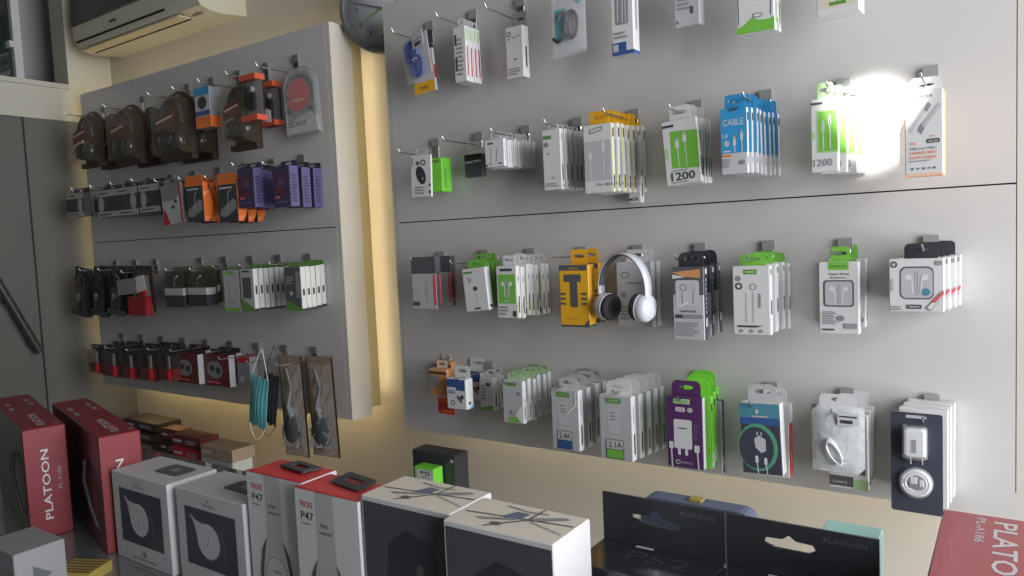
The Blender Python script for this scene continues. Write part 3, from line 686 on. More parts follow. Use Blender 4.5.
stack('charger_box', 'D', 4, (600, 396, 632, 460), 'white charger box marked 2.1A with a green foot', 'box', n=5, d=.022, uR=662, yf=.145, prints=chg('green', '2.1A'), tabm='white', th=.030, tw=.8, tround=.014, ms={'M': 'white', 'F': 'lgrey', 'S': 'white'})
def plug_print(m='white'):
    return [('rr', 'F', .2, .27, .7, .68, m, .004), ('rr', 'F', .3, .18, .38, .28, m, .0015), ('rr', 'F', .5, .18, .58, .28, m, .0015), ('r', 'F', .32, .55, .56, .565, 'ink')]
stack('charger_box', 'D', 5, (667, 397, 703, 468), 'purple charger box picturing a white plug and cable', 'box', n=1, d=.016, yf=.145, ms={'M': 'purple', 'S': 'lgrey'},
      prints=[('r', 'F', .2, .9, .66, .97, 'green_p'), ('t', 'F', .26, .915, .035, 'CHARGER', 'green_d', 0, .34), ('rr', 'F', .26, .79, .52, .85, 'white', .002), ('t', 'F', .3, .8, .035, 'QC3.0', 'ink', 0, .2), ('e', 'F', .66, .82, .08, .035, 'lgrey')] + plug_print() +
             [('rr', 'F', .06, .26, .18, .36, 'white', .002), ('l', 'F', [(.12, .27), (.14, 0)], .003, 'white'), ('rr', 'F', .76, .24, .9, .34, 'white', .002), ('l', 'F', [(.84, .25), (.87, 0)], .003, 'white'), ('ring', 'F', .3, .08, .07, .03, .3, 'white'), ('t', 'F', .4, .06, .035, 'QUICK 3.0', 'lgrey', 0, .3),
              ('ring', 'F', .8, .6, .05, .025, .25, 'grey'), ('ring', 'F', .8, .52, .05, .025, .25, 'grey'), ('ring', 'F', .8, .44, .05, .025, .25, 'grey')], tabm='purple', th=.032, tw=.8, tround=.012)
stack('charger_box', 'D', 5, (679, 396, 711, 467), 'bright green charger box behind the purple one', 'box', n=3, d=.02, uR=717, yf=.115, hk=False, ms={'M': 'green_hi', 'F': 'green_hi', 'S': 'green_hi'},
      prints=[('r', 'S', .2, .8, .6, .9, 'ink'), ('r', 'S', .2, .03, .8, .1, 'white_b'), ('r', 'S', .2, .14, .7, .22, 'white'), ('r', 'S', 0, 0, .06, 1, 'green_d')], tabm='green_hi', th=.034, tw=.8, tround=.02)
stack('charger_box', 'D', 5, (692, 400, 722, 472), 'dark grey charger box, last behind the green ones', 'box', n=1, d=.02, yf=.035, hk=False, ms={'M': 'black', 'F': 'white_b', 'S': 'black'}, prints=[('r', 'S', .3, .1, .7, .2, 'grey'), ('r', 'S', .4, .3, .5, .8, 'ink_soft')], tabm=None)
stack('charger_box', 'D', 6, (741, 404, 781, 474), 'box with green disc and white charger picture, white top', 'box', n=1, d=.03, yf=.145, roll=-2, ms={'M': 'white', 'F': 'navy'},
      prints=[('r', 'F', 0, .8, 1, 1, 'teal_print'), ('r', 'F', 0, .7, 1, .8, 'blue_d'), ('e', 'F', .42, .38, .5, .34, 'green_disc'), ('e', 'F', .38, .37, .44, .3, 'navy'), ('p', 'F', [(.34, .5), (.46, .55), (.62, .5), (.62, .34), (.5, .3), (.36, .38)], 'white_b'), ('l', 'F', [(.42, .55), (.42, .6)], .002, 'white'), ('l', 'F', [(.52, .55), (.52, .6)], .002, 'white'),
              ('rr', 'F', .34, .16, .42, .26, 'white', .002), ('l', 'F', [(.38, .18), (.4, .01)], .002, 'white'), ('rr', 'F', .56, .14, .64, .24, 'white', .002), ('l', 'F', [(.6, .15), (.63, .01)], .002, 'white'), ('e', 'F', .44, .89, .05, .035, 'lgrey'), ('lines', 'F', .3, .8, .8, .84, 1, 'lgrey')], tabm='lgrey', th=.034, tw=.75, tround=.016)
stack('charger_box', 'D', 6, (755, 404, 789, 476), 'red spined charger box behind the green disc one', 'box', n=1, d=.03, yf=.09, hk=False, ms={'M': 'white', 'S': 'red_top'}, prints=[('r', 'S', 0, .74, 1, 1, 'white_b'), ('r', 'S', .4, .2, .6, .65, 'tan')], tabm='white', th=.028, tw=.7, tround=.014)
def foil_pouch(root, w, h, d):
    rows = []
    b = MB()
    for i in range(11):
        v = i/10; q = math.sin(PI*v)**.5 if 0 < v < 1 else 0
        rows.append([(-w/2 + w*k/8, d*.5 - d*.5*q*(math.sin(PI*k/8)**.5 if 0 < k < 8 else 0), -h/2 + h*v) for k in range(9)])
    b.grid(rows, 'pouch_pale'); b.grid([[(x, d - y, z) for x, y, z in r] for r in rows], 'white_b')
    b.build('silver_bag', root)
    b = MB(); b.box(w*.02, w*.42, -.002, -.001, h*.24, h*.42, 'white'); b.pr(w, h, d, [])
    b.box(w*.06, w*.38, -.003, -.002, h*.36, h*.38, 'ink'); b.box(w*.08, w*.3, -.003, -.002, h*.27, h*.32, 'ink'); b.build('price_sticker', root)
    b = MB()
    for k in range(3):
        b.tube([(-.05*w + (w*.11)*math.cos(a*PI/9) + .1*w*math.sin(a*PI/9)*-1, -.003 - .001*k, -.18*h + (h*.2 - .003*k)*math.sin(a*PI/9)) for a in range(19)], .0016, 'white_gloss')
    b.tube([(-.02*w, -.004, -.36*h), (.18*w, -.004, -.3*h), (.1*w, -.004, -.22*h)], .0025, 'lgrey'); b.build('white_cable', root)
    b = MB(); o = rrect(-w*.35, h/2 - .006, w*.35, h/2 + .022, .01)
    b.prism(o, d*.5, d*.5 + .001, 'white', holes=[ell(0, h/2 + .012, .012, .004, 12)]); b.build('hang_tab', root)
    return h/2 + .012
stack('cable_pouch', 'D', 7, (811, 407, 864, 474), 'silver cable pouch with white barcode sticker', 'pouch', n=1, d=.02, yf=.145, maker=foil_pouch)
stack('cable_box', 'D', 7, (829, 415, 868, 489), 'pale white cable box with dark label behind the silver pouch', 'box', n=3, d=.02, uR=873, yf=.10, hk=False, ms={'M': 'white'},
      prints=[('r', 'F', .0, .03, .62, .17, 'dgrey'), ('t', 'F', .06, .07, .03, 'CABLE', 'lgrey', 0, .4), ('r', 'F', .62, 0, 1, .14, 'green_p'), ('e', 'S', .5, .08, .3, .03, 'ink_soft')], tabm='white', th=.028, tw=.7)
def charger_blister(root, w, h, d):
    b = MB(); o = rrect(-w/2, -h/2, w/2, h/2, .004)
    b.prism(o, .0, .0016, 'navy', side='white', holes=[rrect(-w*.2, h*.445, w*.2, h*.475, h*.012) ])
    b.pr(w, h, d, [('t', 'F', .4, .845, .03, 'iPhone', 'grey', 0, .3), ('e', 'F', .28, .86, .05, .022, 'grey')])
    b.build('backing_card', root)
    b = MB(); b.box(-w*.22, w*.2, -.020, -.0005, h*.08, h*.36, 'white_gloss', bev=.004); b.box(-.004, .002, -.0215, -.0198, h*.13, h*.26, 'grey')
    o1 = b.build('wall_plug', root)
    b = MB()
    for s_ in (-1, 1): b.tube([(s_*w*.11, -.010, h*.08), (s_*w*.11, -.010, h*.005)], .0026, 'metal')
    b.build('plug_pin', o1)
    b = MB()
    R = w*.29
    for k in range(5): b.tube([(-.01*w + (R - .0022*k)*math.cos(a*PI/14), -.005 - .0015*(k % 2), -h*.19 + (R - .0022*k)*math.sin(a*PI/14)) for a in range(29)], .0018, 'white_gloss')
    b.box(-w*.12, w*.02, -.008, -.002, -h*.2, -h*.13, 'white', bev=.001); b.box(-w*.14, -w*.04, -.008, -.002, -h*.24, -h*.2, 'metal'); b.box(w*.06, w*.15, -.008, -.002, -h*.22, -h*.15, 'white', bev=.001)
    b.build('coiled_cable', root)
    b = MB(); b.lathe([(R + .004, -.0005), (R + .003, -.012), (R - .002, -.015), (.002, -.015)], (-.01*w, 0, -h*.19), 'clear', n=28)
    b.box(-w*.25, w*.23, -.0235, -.0006, h*.06, h*.38, 'clear', bev=.004); b.build('clear_blister', root)
    return h*.46
stack('charger_pack', 'D', 8, (891, 413, 943, 513), 'navy blister card with white wall plug and coiled cable', 'blister pack', n=1, d=.02, yf=.145, maker=charger_blister)
stack('charger_pack', 'D', 8, (899, 410, 948, 506), 'white edged charger pack behind the navy blister card', 'pack', n=3, d=.024, uR=955, yf=.10, hk=False, ms={'M': 'white'},
      prints=[('r', 'S', .3, .3, .5, .6, 'ink_soft')], tabm=None)

# ================================================================== LEFT PANEL
def headset_pack(root, w, h, d):
    """brown card with rounded top, deep clear dome, dark headset inside"""
    cw, ch = w*1.06, h*1.12
    b = MB(); o = [(-cw/2, -ch*.5), (cw/2, -ch*.5)] + [(cw/2*math.cos(a*PI/10), ch*.22 + ch*.28*math.sin(a*PI/10)) for a in range(11)]
    b.prism(o, d, d + .002, 'brown', side='brown_d', holes=[ell(0, ch*.44, .012, .004, 12)]); b.box(-cw*.48, cw*.48, d - .02, d + .004, -ch*.52, -ch*.44, 'brown_d')
    b.build('backing_card', root)
    b = MB(); rows = []
    for (f, y) in ((1.0, d), (.98, d*.5), (.92, d*.1), (.8, 0)):
        rows.append([(x*f, y, z*f) for x, z in ([(-w/2, -h/2), (0, -h/2), (w/2, -h/2), (w/2, h*.1)] + [(w/2*math.cos(a*PI/8), h*.2 + h*.3*math.sin(a*PI/8)) for a in range(9)] + [(-w/2, h*.1)])])
    b.grid(rows, 'clear_olive', closed=True, smooth=False); b.face(rows[-1], 'clear_olive'); b.build('clear_dome', root)
    hs = MB(); rr = []
    for k in range(15):
        a = math.radians(-10 + 200*k/14); rr.append((w*.36*math.cos(a), d*.5, h*.06 + h*.34*math.sin(a)))
    hs.tube(rr, .007, 'black', 8); o = hs.build('headset', root)
    for s_ in (-1, 1):
        e = MB(); e.lathe([(.001, -.022), (.018, -.022), (.030, -.014), (.034, 0), (.030, .012), (.001, .014)], (s_*w*.2, d*.48, -h*.26), 'black_gloss', n=20); e.build('ear_cup', o)
    e = MB(); e.tube([(-w*.2, d*.3, -h*.3), (-w*.3, d*.15, -h*.38), (-w*.1, d*.1, -h*.42)], .003, 'black'); e.build('microphone', o)
    b = MB(); b.prism([(-w*.36, -h*.12), (w*.3, -h*.04), (w*.34, h*.2), (-w*.32, h*.12)], d*.12, d*.12 + .0015, 'maroon')
    b.prism([(-w*.3, h*.02), (w*.24, h*.09), (w*.24, h*.12), (-w*.3, h*.05)], d*.12 - .001, d*.12, 'cream'); b.build('insert_label', root)
    return ch*.44
for k, rect, nm in ((8, (68, 112, 87, 163), 'farthest left headset pack in brown card and clear dome'), (6, (104, 105, 127, 160), 'second headset pack from the left, top row of the left panel'),
                    (4, (148, 92, 178, 155), 'third and biggest looking headset pack, beside the blue and orange box'), (2, (217, 80, 243, 144), 'headset pack with brown card hanging just left of the orange edged boxes')):
    stack('headset_pack', 'L1', k, rect, nm, 'headset pack', n=1 if k == 2 else 2, d=.062, yf=.145, maker=headset_pack, group='headset packs on the left panel', what='the ' + nm)
stack('mouse_box', 'L1', 3, (195, 87, 210, 128), 'blue topped box with orange foot and black mouse picture', 'box', n=1, d=.04, yf=.13, ms={'M': 'grey', 'S': 'grey', 'F': 'lgrey'},
      prints=[('r', 'F', 0, .8, 1, 1, 'blue'), ('r', 'F', 0, 0, 1, .28, 'orange'), ('r', 'F', 0, .3, 1, .42, 'blue_d'), ('e', 'F', .5, .62, .3, .16, 'black'), ('r', 'S', 0, 0, 1, .28, 'orange')], tabm='blue', th=.01)
def clear_box(root, w, h, d):
    b = MB(); b.box(-w/2, w/2, 0, d, -h/2, h/2, 'clear_dark', bev=.002); b.build('clear_case', root)
    b = MB(); b.box(-w/2 - .0008, w/2 + .0008, -.0008, d + .0008, h*.38, h*.5, 'orange_red'); b.build('orange_band', root); b = MB(); b.box(-w/2 - .0008, w/2 + .0008, -.0008, d + .0008, -h*.5, -h*.38, 'orange_red'); b.build('orange_band', root)
    b = MB(); b.box(-w*.48, w*.48, d*.7, d*.7 + .001, -h*.36, h*.38, 'lgrey'); b.box(-w*.3, w*.25, d*.2, d*.5, -h*.28, h*.12, 'black', bev=.003); b.lathe([(.001, 0), (w*.12, 0), (w*.12, .01), (.001, .012)], (0, d*.3, h*.2), 'white'); b.build('mouse_insert', root)
    b = MB(); b.prism([(w*.15, -h*.5), (w*.75, -h*.56), (w*.75, -h*.3), (w*.5, -h*.24), (w*.15, -h*.34)], d, d + .001, 'lgrey'); b.build('grey_card', root)
    return h/2 + .006
stack('clear_mouse_box', 'L1', 1, (240, 74, 256, 121), 'clear box with bright orange top and bottom bands', 'box', n=2, d=.035, uR=273, yf=.145, maker=clear_box)
def dome_headphone_pack(root, w, h, d):
    b = MB(); o = [(-w*.42, -h/2), (w*.5, -h/2), (w*.46, h*.2)] + [(w*.46*math.cos(a*PI/10), h*.2 + h*.3*math.sin(a*PI/10)) for a in range(1, 10)] + [(-w*.46, h*.2)]
    b.prism(o, .014, .016, 'grey', holes=[ell(0, h*.45, .012, .004, 12)]); b.build('backing_card', root)
    b = MB(); b.prism(ell(-w*.12, h*.1, w*.34, h*.24, 22), .010, .012, 'red_top', side='red'); b.prism(ell(-w*.1, h*.02, w*.2, h*.03, 10), .0095, .0099, 'tan'); b.build('red_disc_insert', root)
    b = MB(); b.tube([(w*.0 + w*.38*math.cos(math.radians(a)), .008, h*.08 + h*.29*math.sin(math.radians(a))) for a in range(-25, 206, 11)], .004, 'dgrey'); hb = b.build('headband', root)
    for s_ in (-1, 1):
        b = MB(); b.lathe([(.001, -.006), (.007, -.006), (.009, 0), (.001, .005)], (s_*w*.3 + .0, .008, -h*.13), 'black', n=14); b.build('ear_piece', hb)
    b = MB(); b.prism([(-w*.4, -h*.46), (w*.45, -h*.46), (w*.4, -h*.24), (w*.2, -h*.16), (-w*.38, -h*.3)], .0115, .0135, 'lgrey')
    b.pr(w, h, d, []); vs = MB(); vs.pr(w, h, .01, [('t', 'F', .12, .14, .075, 'SONY', 'ink', 0, .5)]); vs.xf(Matrix.Translation((0, .0112, 0))); b.build('label_card', root); vs.build('lettering', root)
    b = MB(); rows = []
    for (f, y) in ((1.0, .014), (.97, .004), (.9, 0)):
        rows.append([(x*f, y, z*f) for x, z in o])
    b.grid(rows, 'clear', closed=True, smooth=False); b.face(rows[-1], 'clear'); b.build('clear_dome', root)
    return h*.45
stack('headphone_pack', 'L1', 0, (281, 65, 317, 135), 'grey arched blister pack with a red disc, alone at the row end', 'headphone pack', n=1, d=.016, yf=.05, maker=dome_headphone_pack)

# L2
def band_print(flip):
    return [('r', 'F', 0, .76, 1, 1, 'silver_print'), ('r', 'F', 0, 0, 1, .2, 'silver_print'), ('e', 'F', .78 if not flip else .22, .48, .14, .3, 'silver_print'), ('lines', 'F', .1, .84, .7, .92, 1, 'ink'), ('lines', 'F', .1, .06, .9, .14, 1, 'ink'), ('l', 'F', [(.35, .65), (.55, .3)], .0015, 'silver_print')]
for k, rect, fl, nm in ((8, (67, 193, 84, 217), False, 'leftmost black and silver banded box in the second row'), (7, (97, 190, 117, 217), True, 'black and silver banded box beside the leftmost one'),
                        (6, (117, 187, 138, 215), False, 'third black and silver banded box from the left'), (5, (139, 184, 160, 212), True, 'black and silver banded box next to the white and red pack')):
    stack('banded_box', 'L2', k, rect, nm, 'box', n=2, d=.03, yf=.12 if k != 8 else .14, ms={'M': 'black', 'S': 'black'}, prints=band_print(fl), tabm='black', th=.02, tw=.9, group='black and silver banded boxes', what='the ' + nm)
stack('controller_box', 'L2', 4, (162, 184, 182, 224), 'white and grey pack with red corner and pad picture', 'pack', n=1, d=.012, yf=.13, roll=-4, ms={'M': 'lgrey', 'S': 'silver_print'},
      prints=[('r', 'F', 0, .6, 1, 1, 'grey'), ('p', 'F', [(0, 0), (.34, .0), (.14, .4), (.05, .42)], 'red'), ('p', 'F', [(.1, .4), (.9, .7), (1, .2), (.8, .25), (.6, .45), (.2, .3)], 'white_b'), ('e', 'F', .7, .55, .08, .05, 'black'), ('e', 'F', .55, .42, .08, .05, 'black'), ('r', 'F', .9, 0, 1, 1, 'red_top')], tabm='grey', th=.02, tw=.9)
def orange_pack(root, w, h, d):
    b = MB(); b.box(-w/2, w/2, 0, .008, -h/2, h/2, 'black', bev=.001)
    b.pr(w, h, .01, [('p', 'F', [(.1, .3), (.8, .55), (.95, .5), (.95, .3), (.4, .12), (.1, .15)], 'grey'), ('r', 'F', .1, .8, .8, .84, 'white_b'), ('l', 'F', [(.5, .3), (.55, .7), (.7, .75)], .003, 'lgrey'), ('r', 'F', 0, .9, 1, 1, 'orange')]); b.build('backing_card', root)
    b = MB(); rows = []
    for i in range(9):
        v = i/8; rows.append([(w*.5 + .001, .002, -h*.5 + h*v), (w*.5 + .002 + .022*math.sin(PI*min(1, v*1.2))**.8*(1 if v < .84 else 0), .020, -h*.5 + h*v)])
    b.grid(rows, 'orange', smooth=False); b.build('curved_flap', root)
    b = MB(); o = rrect(-w*.5, h/2, w*.5, h/2 + .022, .004); b.prism(o, .002, .004, 'orange', holes=[ell(0, h/2 + .012, .012, .004, 12)]); b.build('hang_tab', root)
    return h/2 + .012
for k, rect, nm, n, uR in ((3, (186, 182, 203, 222), 'black earphone pack with orange header and curled flap', 3, 216), (2, (218, 180, 237, 222), 'orange and black flap pack just left of the purple boxes', 3, 256)):
    stack('flap_pack', 'L2', k, rect, nm, 'pack', n=n, d=.03, uR=uR, yf=.145, maker=orange_pack)
PP = [('lines', 'F', .15, .3, .85, .8, 8, 'maroon'), ('lines', 'F', .3, .5, .8, .7, 4, 'violet'), ('r', 'F', .1, .22, .4, .27, 'pink'), ('r', 'F', .1, .1, .8, .14, 'violet'), ('lines', 'S', .2, .1, .8, .8, 9, 'violet_d')]
stack('patterned_box', 'L2', 1, (238, 168, 254, 208), 'dark violet patterned box next to the orange flap packs', 'box', n=3, d=.034, uR=268, yf=.145, ms={'M': 'violet_d', 'S': 'violet'}, prints=PP, tabm='violet_d', th=.018, tw=.95)
stack('patterned_box', 'L2', 0, (273, 166, 290, 207), 'violet patterned box at the right end of its row', 'box', n=3, d=.034, uR=314, yf=.145, ms={'M': 'violet_d', 'S': 'violet'}, prints=PP, tabm='violet_d', th=.018, tw=.95)

# L3
def gloss_pack(cap, low, shell='clear_black', body='black_gloss'):
    def mk(root, w, h, d):
        b = MB(); b.prism([(-w/2, h/2), (-w*.56, -h*.42), (-w*.4, -h/2), (w*.4, -h/2), (w*.56, -h*.42), (w/2, h/2)], d*.9, d*.9 + .0015, cap, holes=[ell(0, h*.44, .010, .004, 10)]); b.build('backing_card', root)
        b = MB(); rows = []
        for i in range(9):
            v = i/8; ww = w*(.34 + .14*(1 - v)); yy = d*(.15 + .25*v)
            rows.append([(-ww + 2*ww*k/6, d*.85 - (d*.8 - yy)*math.sin(PI*k/6)**.6 if 0 < k < 6 else d*.85, -h*.48 + h*.86*v) for k in range(7)])
        b.grid(rows, shell); b.face(rows[0], shell); b.build('clear_shell', root)
        b = MB(); b.box(-w*.3, w*.3, d*.35, d*.8, -h*.4, h*.1, body, bev=.004); b.tube([(-w*.2, d*.4, h*.1), (-w*.25, d*.4, h*.3), (0, d*.4, h*.38), (w*.25, d*.4, h*.3), (w*.2, d*.4, h*.1)], .003, 'dgrey')
        b.lathe([(.001, -.006), (w*.13, -.004), (w*.15, .004)], (-w*.05, d*.34, -h*.12), 'metal', n=16); ob = b.build('gadget', root)
        b = MB(); b.box(-w*.46, w*.46, d*.2, d*.86, -h*.5, -h*(.5 - low), body if low < .3 else 'red_d', bev=.003); b.build('bottom_tray', root)
        return h*.44
    return mk
for k, rect, nm in ((9, (68, 268, 85, 316), 'leftmost glossy black gadget pack, third row of the left panel'), (8, (86, 268, 102, 316), 'second glossy black gadget pack from the left')):
    stack('gadget_pack', 'L3', k, rect, nm, 'blister pack', n=2, d=.035, yf=.14, maker=gloss_pack('black', .12), roll=7, group='glossy black gadget packs', what='the ' + nm)
stack('gadget_pack', 'L3', 7, (104, 268, 119, 315), 'glossy black gadget pack beside the red footed one', 'blister pack', n=2, d=.035, yf=.14, maker=gloss_pack('black', .12), roll=7, group='glossy black gadget packs')
stack('gadget_pack', 'L3', 6, (124, 270, 144, 316), 'red footed gadget pack under a grey paper flap', 'blister pack', n=1, d=.04, yf=.13, maker=gloss_pack('brown', .42, 'clear', 'red_d'))
def flap(root, w, h, d):
    b = MB(); b.box(-w/2, w*.28, 0, .001, -h/2, h*.4, 'grey'); b.build('grey_panel', root)
    b = MB(); b.prism([(w*.28, -h*.46), (w*.62, -h*.38), (w*.56, h*.5), (w*.2, h*.42)], .002, .003, 'white'); b.build('white_panel', root)
    return h*.5
stack('paper_flap', 'L3', 6, (117, 277, 142, 294), 'folded grey and white paper card over the red footed pack', 'card', d=.004, yf=.148, maker=flap, hk=False, roll=-4)
def tray_pack(root, w, h, d):
    b = MB(); b.prism(rrect(-w/2, -h/2, w/2, h/2, .004), d*.95, d*.95+.001, 'olive', holes=[ell(0, h*.43, .010, .004, 10)]); b.build('backing_card', root)
    b = MB(); b.box(-w*.45, w*.45, 0, d*.9, -h*.2, h*.42, 'clear_dark', bev=.004); b.tube([(-w*.1, d*.3, 0), (-w*.15, d*.3, h*.15), (-w*.05, d*.3, h*.25), (w*.05, d*.3, h*.28)], .004, 'white'); b.build('clear_shell', root)
    b = MB(); b.box(-w*.46, w*.46, -.001, d*.92, -h*.2, -h*.02, 'lgrey'); b.build('paper_band', root)
    b = MB(); b.box(-w*.48, w*.48, 0, d*.92, -h/2, -h*.205, 'black', bev=.003); b.build('bottom_tray', root)
    return h*.43
for k, rect, nm, uR in ((5, (164, 268, 184, 307), 'clear pack with grey paper band and black base, left of its twin', 176+8), (4, (187, 268, 207, 306), 'clear pack with grey paper band next to the white green boxes', 212)):
    stack('banded_pack', 'L3', k, rect, nm, 'blister pack', n=2, d=.04, uR=uR, yf=.13, maker=tray_pack, group='clear packs with grey paper bands', what='the ' + nm)
stack('slim_box', 'L3', 3, (224, 270, 239, 311), 'pale box with green stripes top and bottom on the left panel', 'box', n=1, d=.02, yf=.14, ms={'M': 'lgrey'},
      prints=[('r', 'F', .15, .88, .7, .97, 'green'), ('r', 'F', 0, 0, 1, .08, 'green'), ('l', 'F', [(.35, .3), (.36, .75)], .003, 'grey'), ('lines', 'F', .15, .12, .8, .26, 3, 'ink_soft')], tabm='green_d', th=.012, tw=.9)
stack('slim_box', 'L3', 2, (241, 269, 254, 311), 'white box with dark window and green corner, left panel third row', 'box', n=7, d=.018, uR=286, yf=.145, ms={'M': 'white', 'F': 'lgrey'},
      prints=[('r', 'F', .15, .3, .8, .8, 'dgrey'), ('p', 'F', [(0, 0), (1, 0), (1, .06), (0, .3)], 'green_d'), ('r', 'F', .15, .92, .7, .96, 'ink'), ('r', 'S', .0, 0, 1, .06, 'black'), ('r', 'S', .3, .4, .7, .6, 'ink')], tabm='green_d', th=.012, tw=.9)
stack('slim_box', 'L3', 0, (285, 267, 301, 311), 'dark fronted box with green corner at the row end', 'box', n=5, d=.02, uR=321, yf=.145, ms={'M': 'white', 'F': 'dgrey'},
      prints=[('p', 'F', [(0, 0), (1, 0), (1, .06), (0, .26)], 'green_d'), ('r', 'F', .7, .3, 1, .9, 'grey'), ('lines', 'F', .1, .6, .6, .8, 3, 'ink_soft'), ('e', 'F', .4, .4, .1, .05, 'lgrey'), ('r', 'S', .0, 0, 1, .06, 'black'), ('r', 'S', .3, .35, .7, .5, 'ink')], tabm='green_d', th=.014, tw=.9)

# L4
def red_vial(root, w, h, d):
    b = MB(); b.prism(rrect(-w/2, h*.3, w/2, h/2, .004), d*.5, d*.5 + .001, 'black', holes=[ell(0, h*.42, .008, .003, 10)]); b.build('header_card', root)
    b = MB(); b.box(-w*.5, w*.5, 0, d, -h/2, h*.32, 'clear_dark', bev=.004); b.build('clear_case', root)
    b = MB(); b.box(-w*.44, w*.44, d*.1, d*.9, -h*.48, -h*.14, 'red_d', bev=.004); b.box(w*.18, w*.36, -.001, d*.12, -h*.47, -h*.14, 'red_hi', bev=.002); b.box(w*.2, w*.32, .0, d*.1, -h*.12, h*.26, 'lgrey'); b.build('red_gadget', root)
    b = MB(); b.box(-w*.4, w*.3, d*.7, d*.7 + .001, -h*.12, h*.28, 'brown'); b.build('insert_card', root)
    return h*.42
for k, rect, nm in ((9, (87, 345, 99, 373), 'leftmost small red gadget case in the bottom row'), (8, (101, 346, 117, 377), 'second small red gadget case from the left'), (7, (119, 348, 134, 379), 'third small red gadget case from the left'),
                    (6, (137, 347, 154, 381), 'fourth small red gadget case, with a pale streak'), (5, (156, 348, 172, 381), 'dark red gadget case beside the first red picture box')):
    stack('gadget_case', 'L4', k, rect, nm, 'case', n=2 if k > 5 else 1, d=.045, yf=.135, maker=red_vial, group='small red gadget cases', what='the ' + nm)
RB = [('e', 'F', .42, .52, .32, .28, 'grey'), ('e', 'F', .3, .56, .1, .1, 'black'), ('e', 'F', .56, .5, .1, .12, 'black'), ('lines', 'F', .1, .06, .8, .16, 1, 'pink'), ('r', 'F', .05, .88, .8, .93, 'brown')]
stack('picture_box', 'L4', 4, (176, 354, 198, 383), 'maroon box with grey ring picture and white spine, left one', 'box', n=2, d=.026, uR=206, yf=.10, ms={'M': 'lgrey', 'F': 'maroon', 'T': 'maroon'}, prints=RB, tabm='black', th=.016, tw=.9, group='maroon picture boxes')
stack('picture_box', 'L4', 3, (205, 355, 229, 386), 'maroon box with grey ring picture beside the folded white pouch', 'box', n=2, d=.026, uR=237, yf=.08, ms={'M': 'lgrey', 'F': 'maroon', 'T': 'maroon'}, prints=RB, tabm='black', th=.016, tw=.9, group='maroon picture boxes')
stack('cable_pouch', 'L4', 2, (238, 357, 250, 385), 'grey white pouch with a red header left of the face mask', 'pouch', n=1, d=.03, yf=.06, L=.15, ms={'M': 'grey'}, prints=[('r', 'F', 0, .78, 1, 1, 'red'), ('e', 'F', .4, .2, .2, .12, 'foil'), ('lines', 'F', .1, .3, .9, .7, 3, 'grey')], tabm='red', th=.01)

# surgical mask and a black mask behind it
def mask(c, m, label, w=.075, h=.165, rot=3, cordm='cord', yy=-.155):
    t = empty('face_mask', c, label, 'face mask', rot=(0, math.radians(rot), math.radians(0)))
    b = MB(); N = 24; front = []; backr = []
    for i in range(N + 1):
        x = -w/2 + w*i/N
        pl = .0022 * (1 if (i // 2) % 2 == 0 else -1) * (0 if i < 3 or i > N - 3 else 1) * .6
        colf = []
        for k in range(9):
            z = -h/2 + h*k/8; bow = .010*math.sin(PI*i/N)*math.sin(PI*k/8)
            colf.append((x, -bow + pl*.5, z + .004*math.sin(i*.7)*(0 if 0 < k < 8 else 1)))
        front.append(colf); backr.append([(a, y + .002, z) for a, y, z in colf])
    b.grid(front, m, smooth=False); b.grid(backr, m, smooth=False)
    b.grid([[f[0] for f in front], [f[0] for f in backr]], m); b.grid([[f[-1] for f in front], [f[-1] for f in backr]], m)
    b.grid([front[0], backr[0]], m); b.grid([front[-1], backr[-1]], m)
    b.build('mask_fabric', t)
    for top in (1, -1):
        b = MB(); hh = .10 if top == 1 else -.045
        pts = []
        for k in range(13):
            f = k/12; a = -w*.47 + w*.94*f
            if top == 1: pts.append((a*(1 - .0*f), 0, h/2 + (hh)*(1 - abs(2*f - 1)**1.15)))
            else: pts.append((a, 0, -h/2 + hh*math.sin(PI*f)))
        b.tube(pts, .0013, cordm, 6); b.build('ear_loop', t)
    return t
cm = at(258.5, 402, -.14)
mask(cm, 'mask', 'light blue pleated surgical mask hanging from a hook by its loop', w=.085, h=.165, rot=11)
mask(at(270, 399, -.10), 'mask_black', 'black cloth face mask hanging behind the light blue surgical mask', w=.075, h=.17, rot=13, cordm='black')
# tall clear packs
def tall_pack(root, w, h, d):
    b = MB(); b.prism(rrect(-w/2, -h/2, w/2, h/2, .003), d, d + .0015, 'kraft', side='brown_d', holes=[ell(0, h*.46, .012, .004, 12)])
    b.box(-w/2, -w/2 + .004, d - .0008, d, -h/2, h/2, 'brown_d'); b.box(w/2 - .004, w/2, d - .0008, d, -h/2, h/2, 'brown_d'); b.build('kraft_card', root)
    b = MB(); b.tube([(-w*.05, d*.6, h*.38), (0, d*.5, h*.2), (-w*.1, d*.6, 0), (w*.1, d*.5, -h*.1)], [.006, .010, .012, .02], 'grey', 8, flat=.5)
    b.lathe([(.001, -.012), (w*.3, -.010), (w*.38, 0), (w*.3, .008)], (0, d*.5, -h*.22), 'dgrey', n=20, sz=1.3); b.build('gooseneck_gadget', root)
    b = MB(); rows = []
    for i in range(17):
        v = i/16; rows.append([(-w*.45 + w*.9*k/8, d*.9 - (d*.9)*math.sin(PI*k/8)*(.35 + .65*math.sin(PI*v)) + (random.uniform(-.004, .004) if 0 < k < 8 else 0), -h*.48 + h*.9*v) for k in range(9)])
    b.grid(rows, 'clear_bag', smooth=False); b.build('clear_bag', root)
    b = MB(); rows = []
    for i in range(7):
        v = i/6; rows.append([(-w*.4 + w*.8*k/8, d*.2 + random.uniform(-.005, .005), -h*.40 + h*.2*v) for k in range(9)])
    b.grid(rows, 'foil', smooth=False); b.build('foil_sheet', root)
    return h*.46
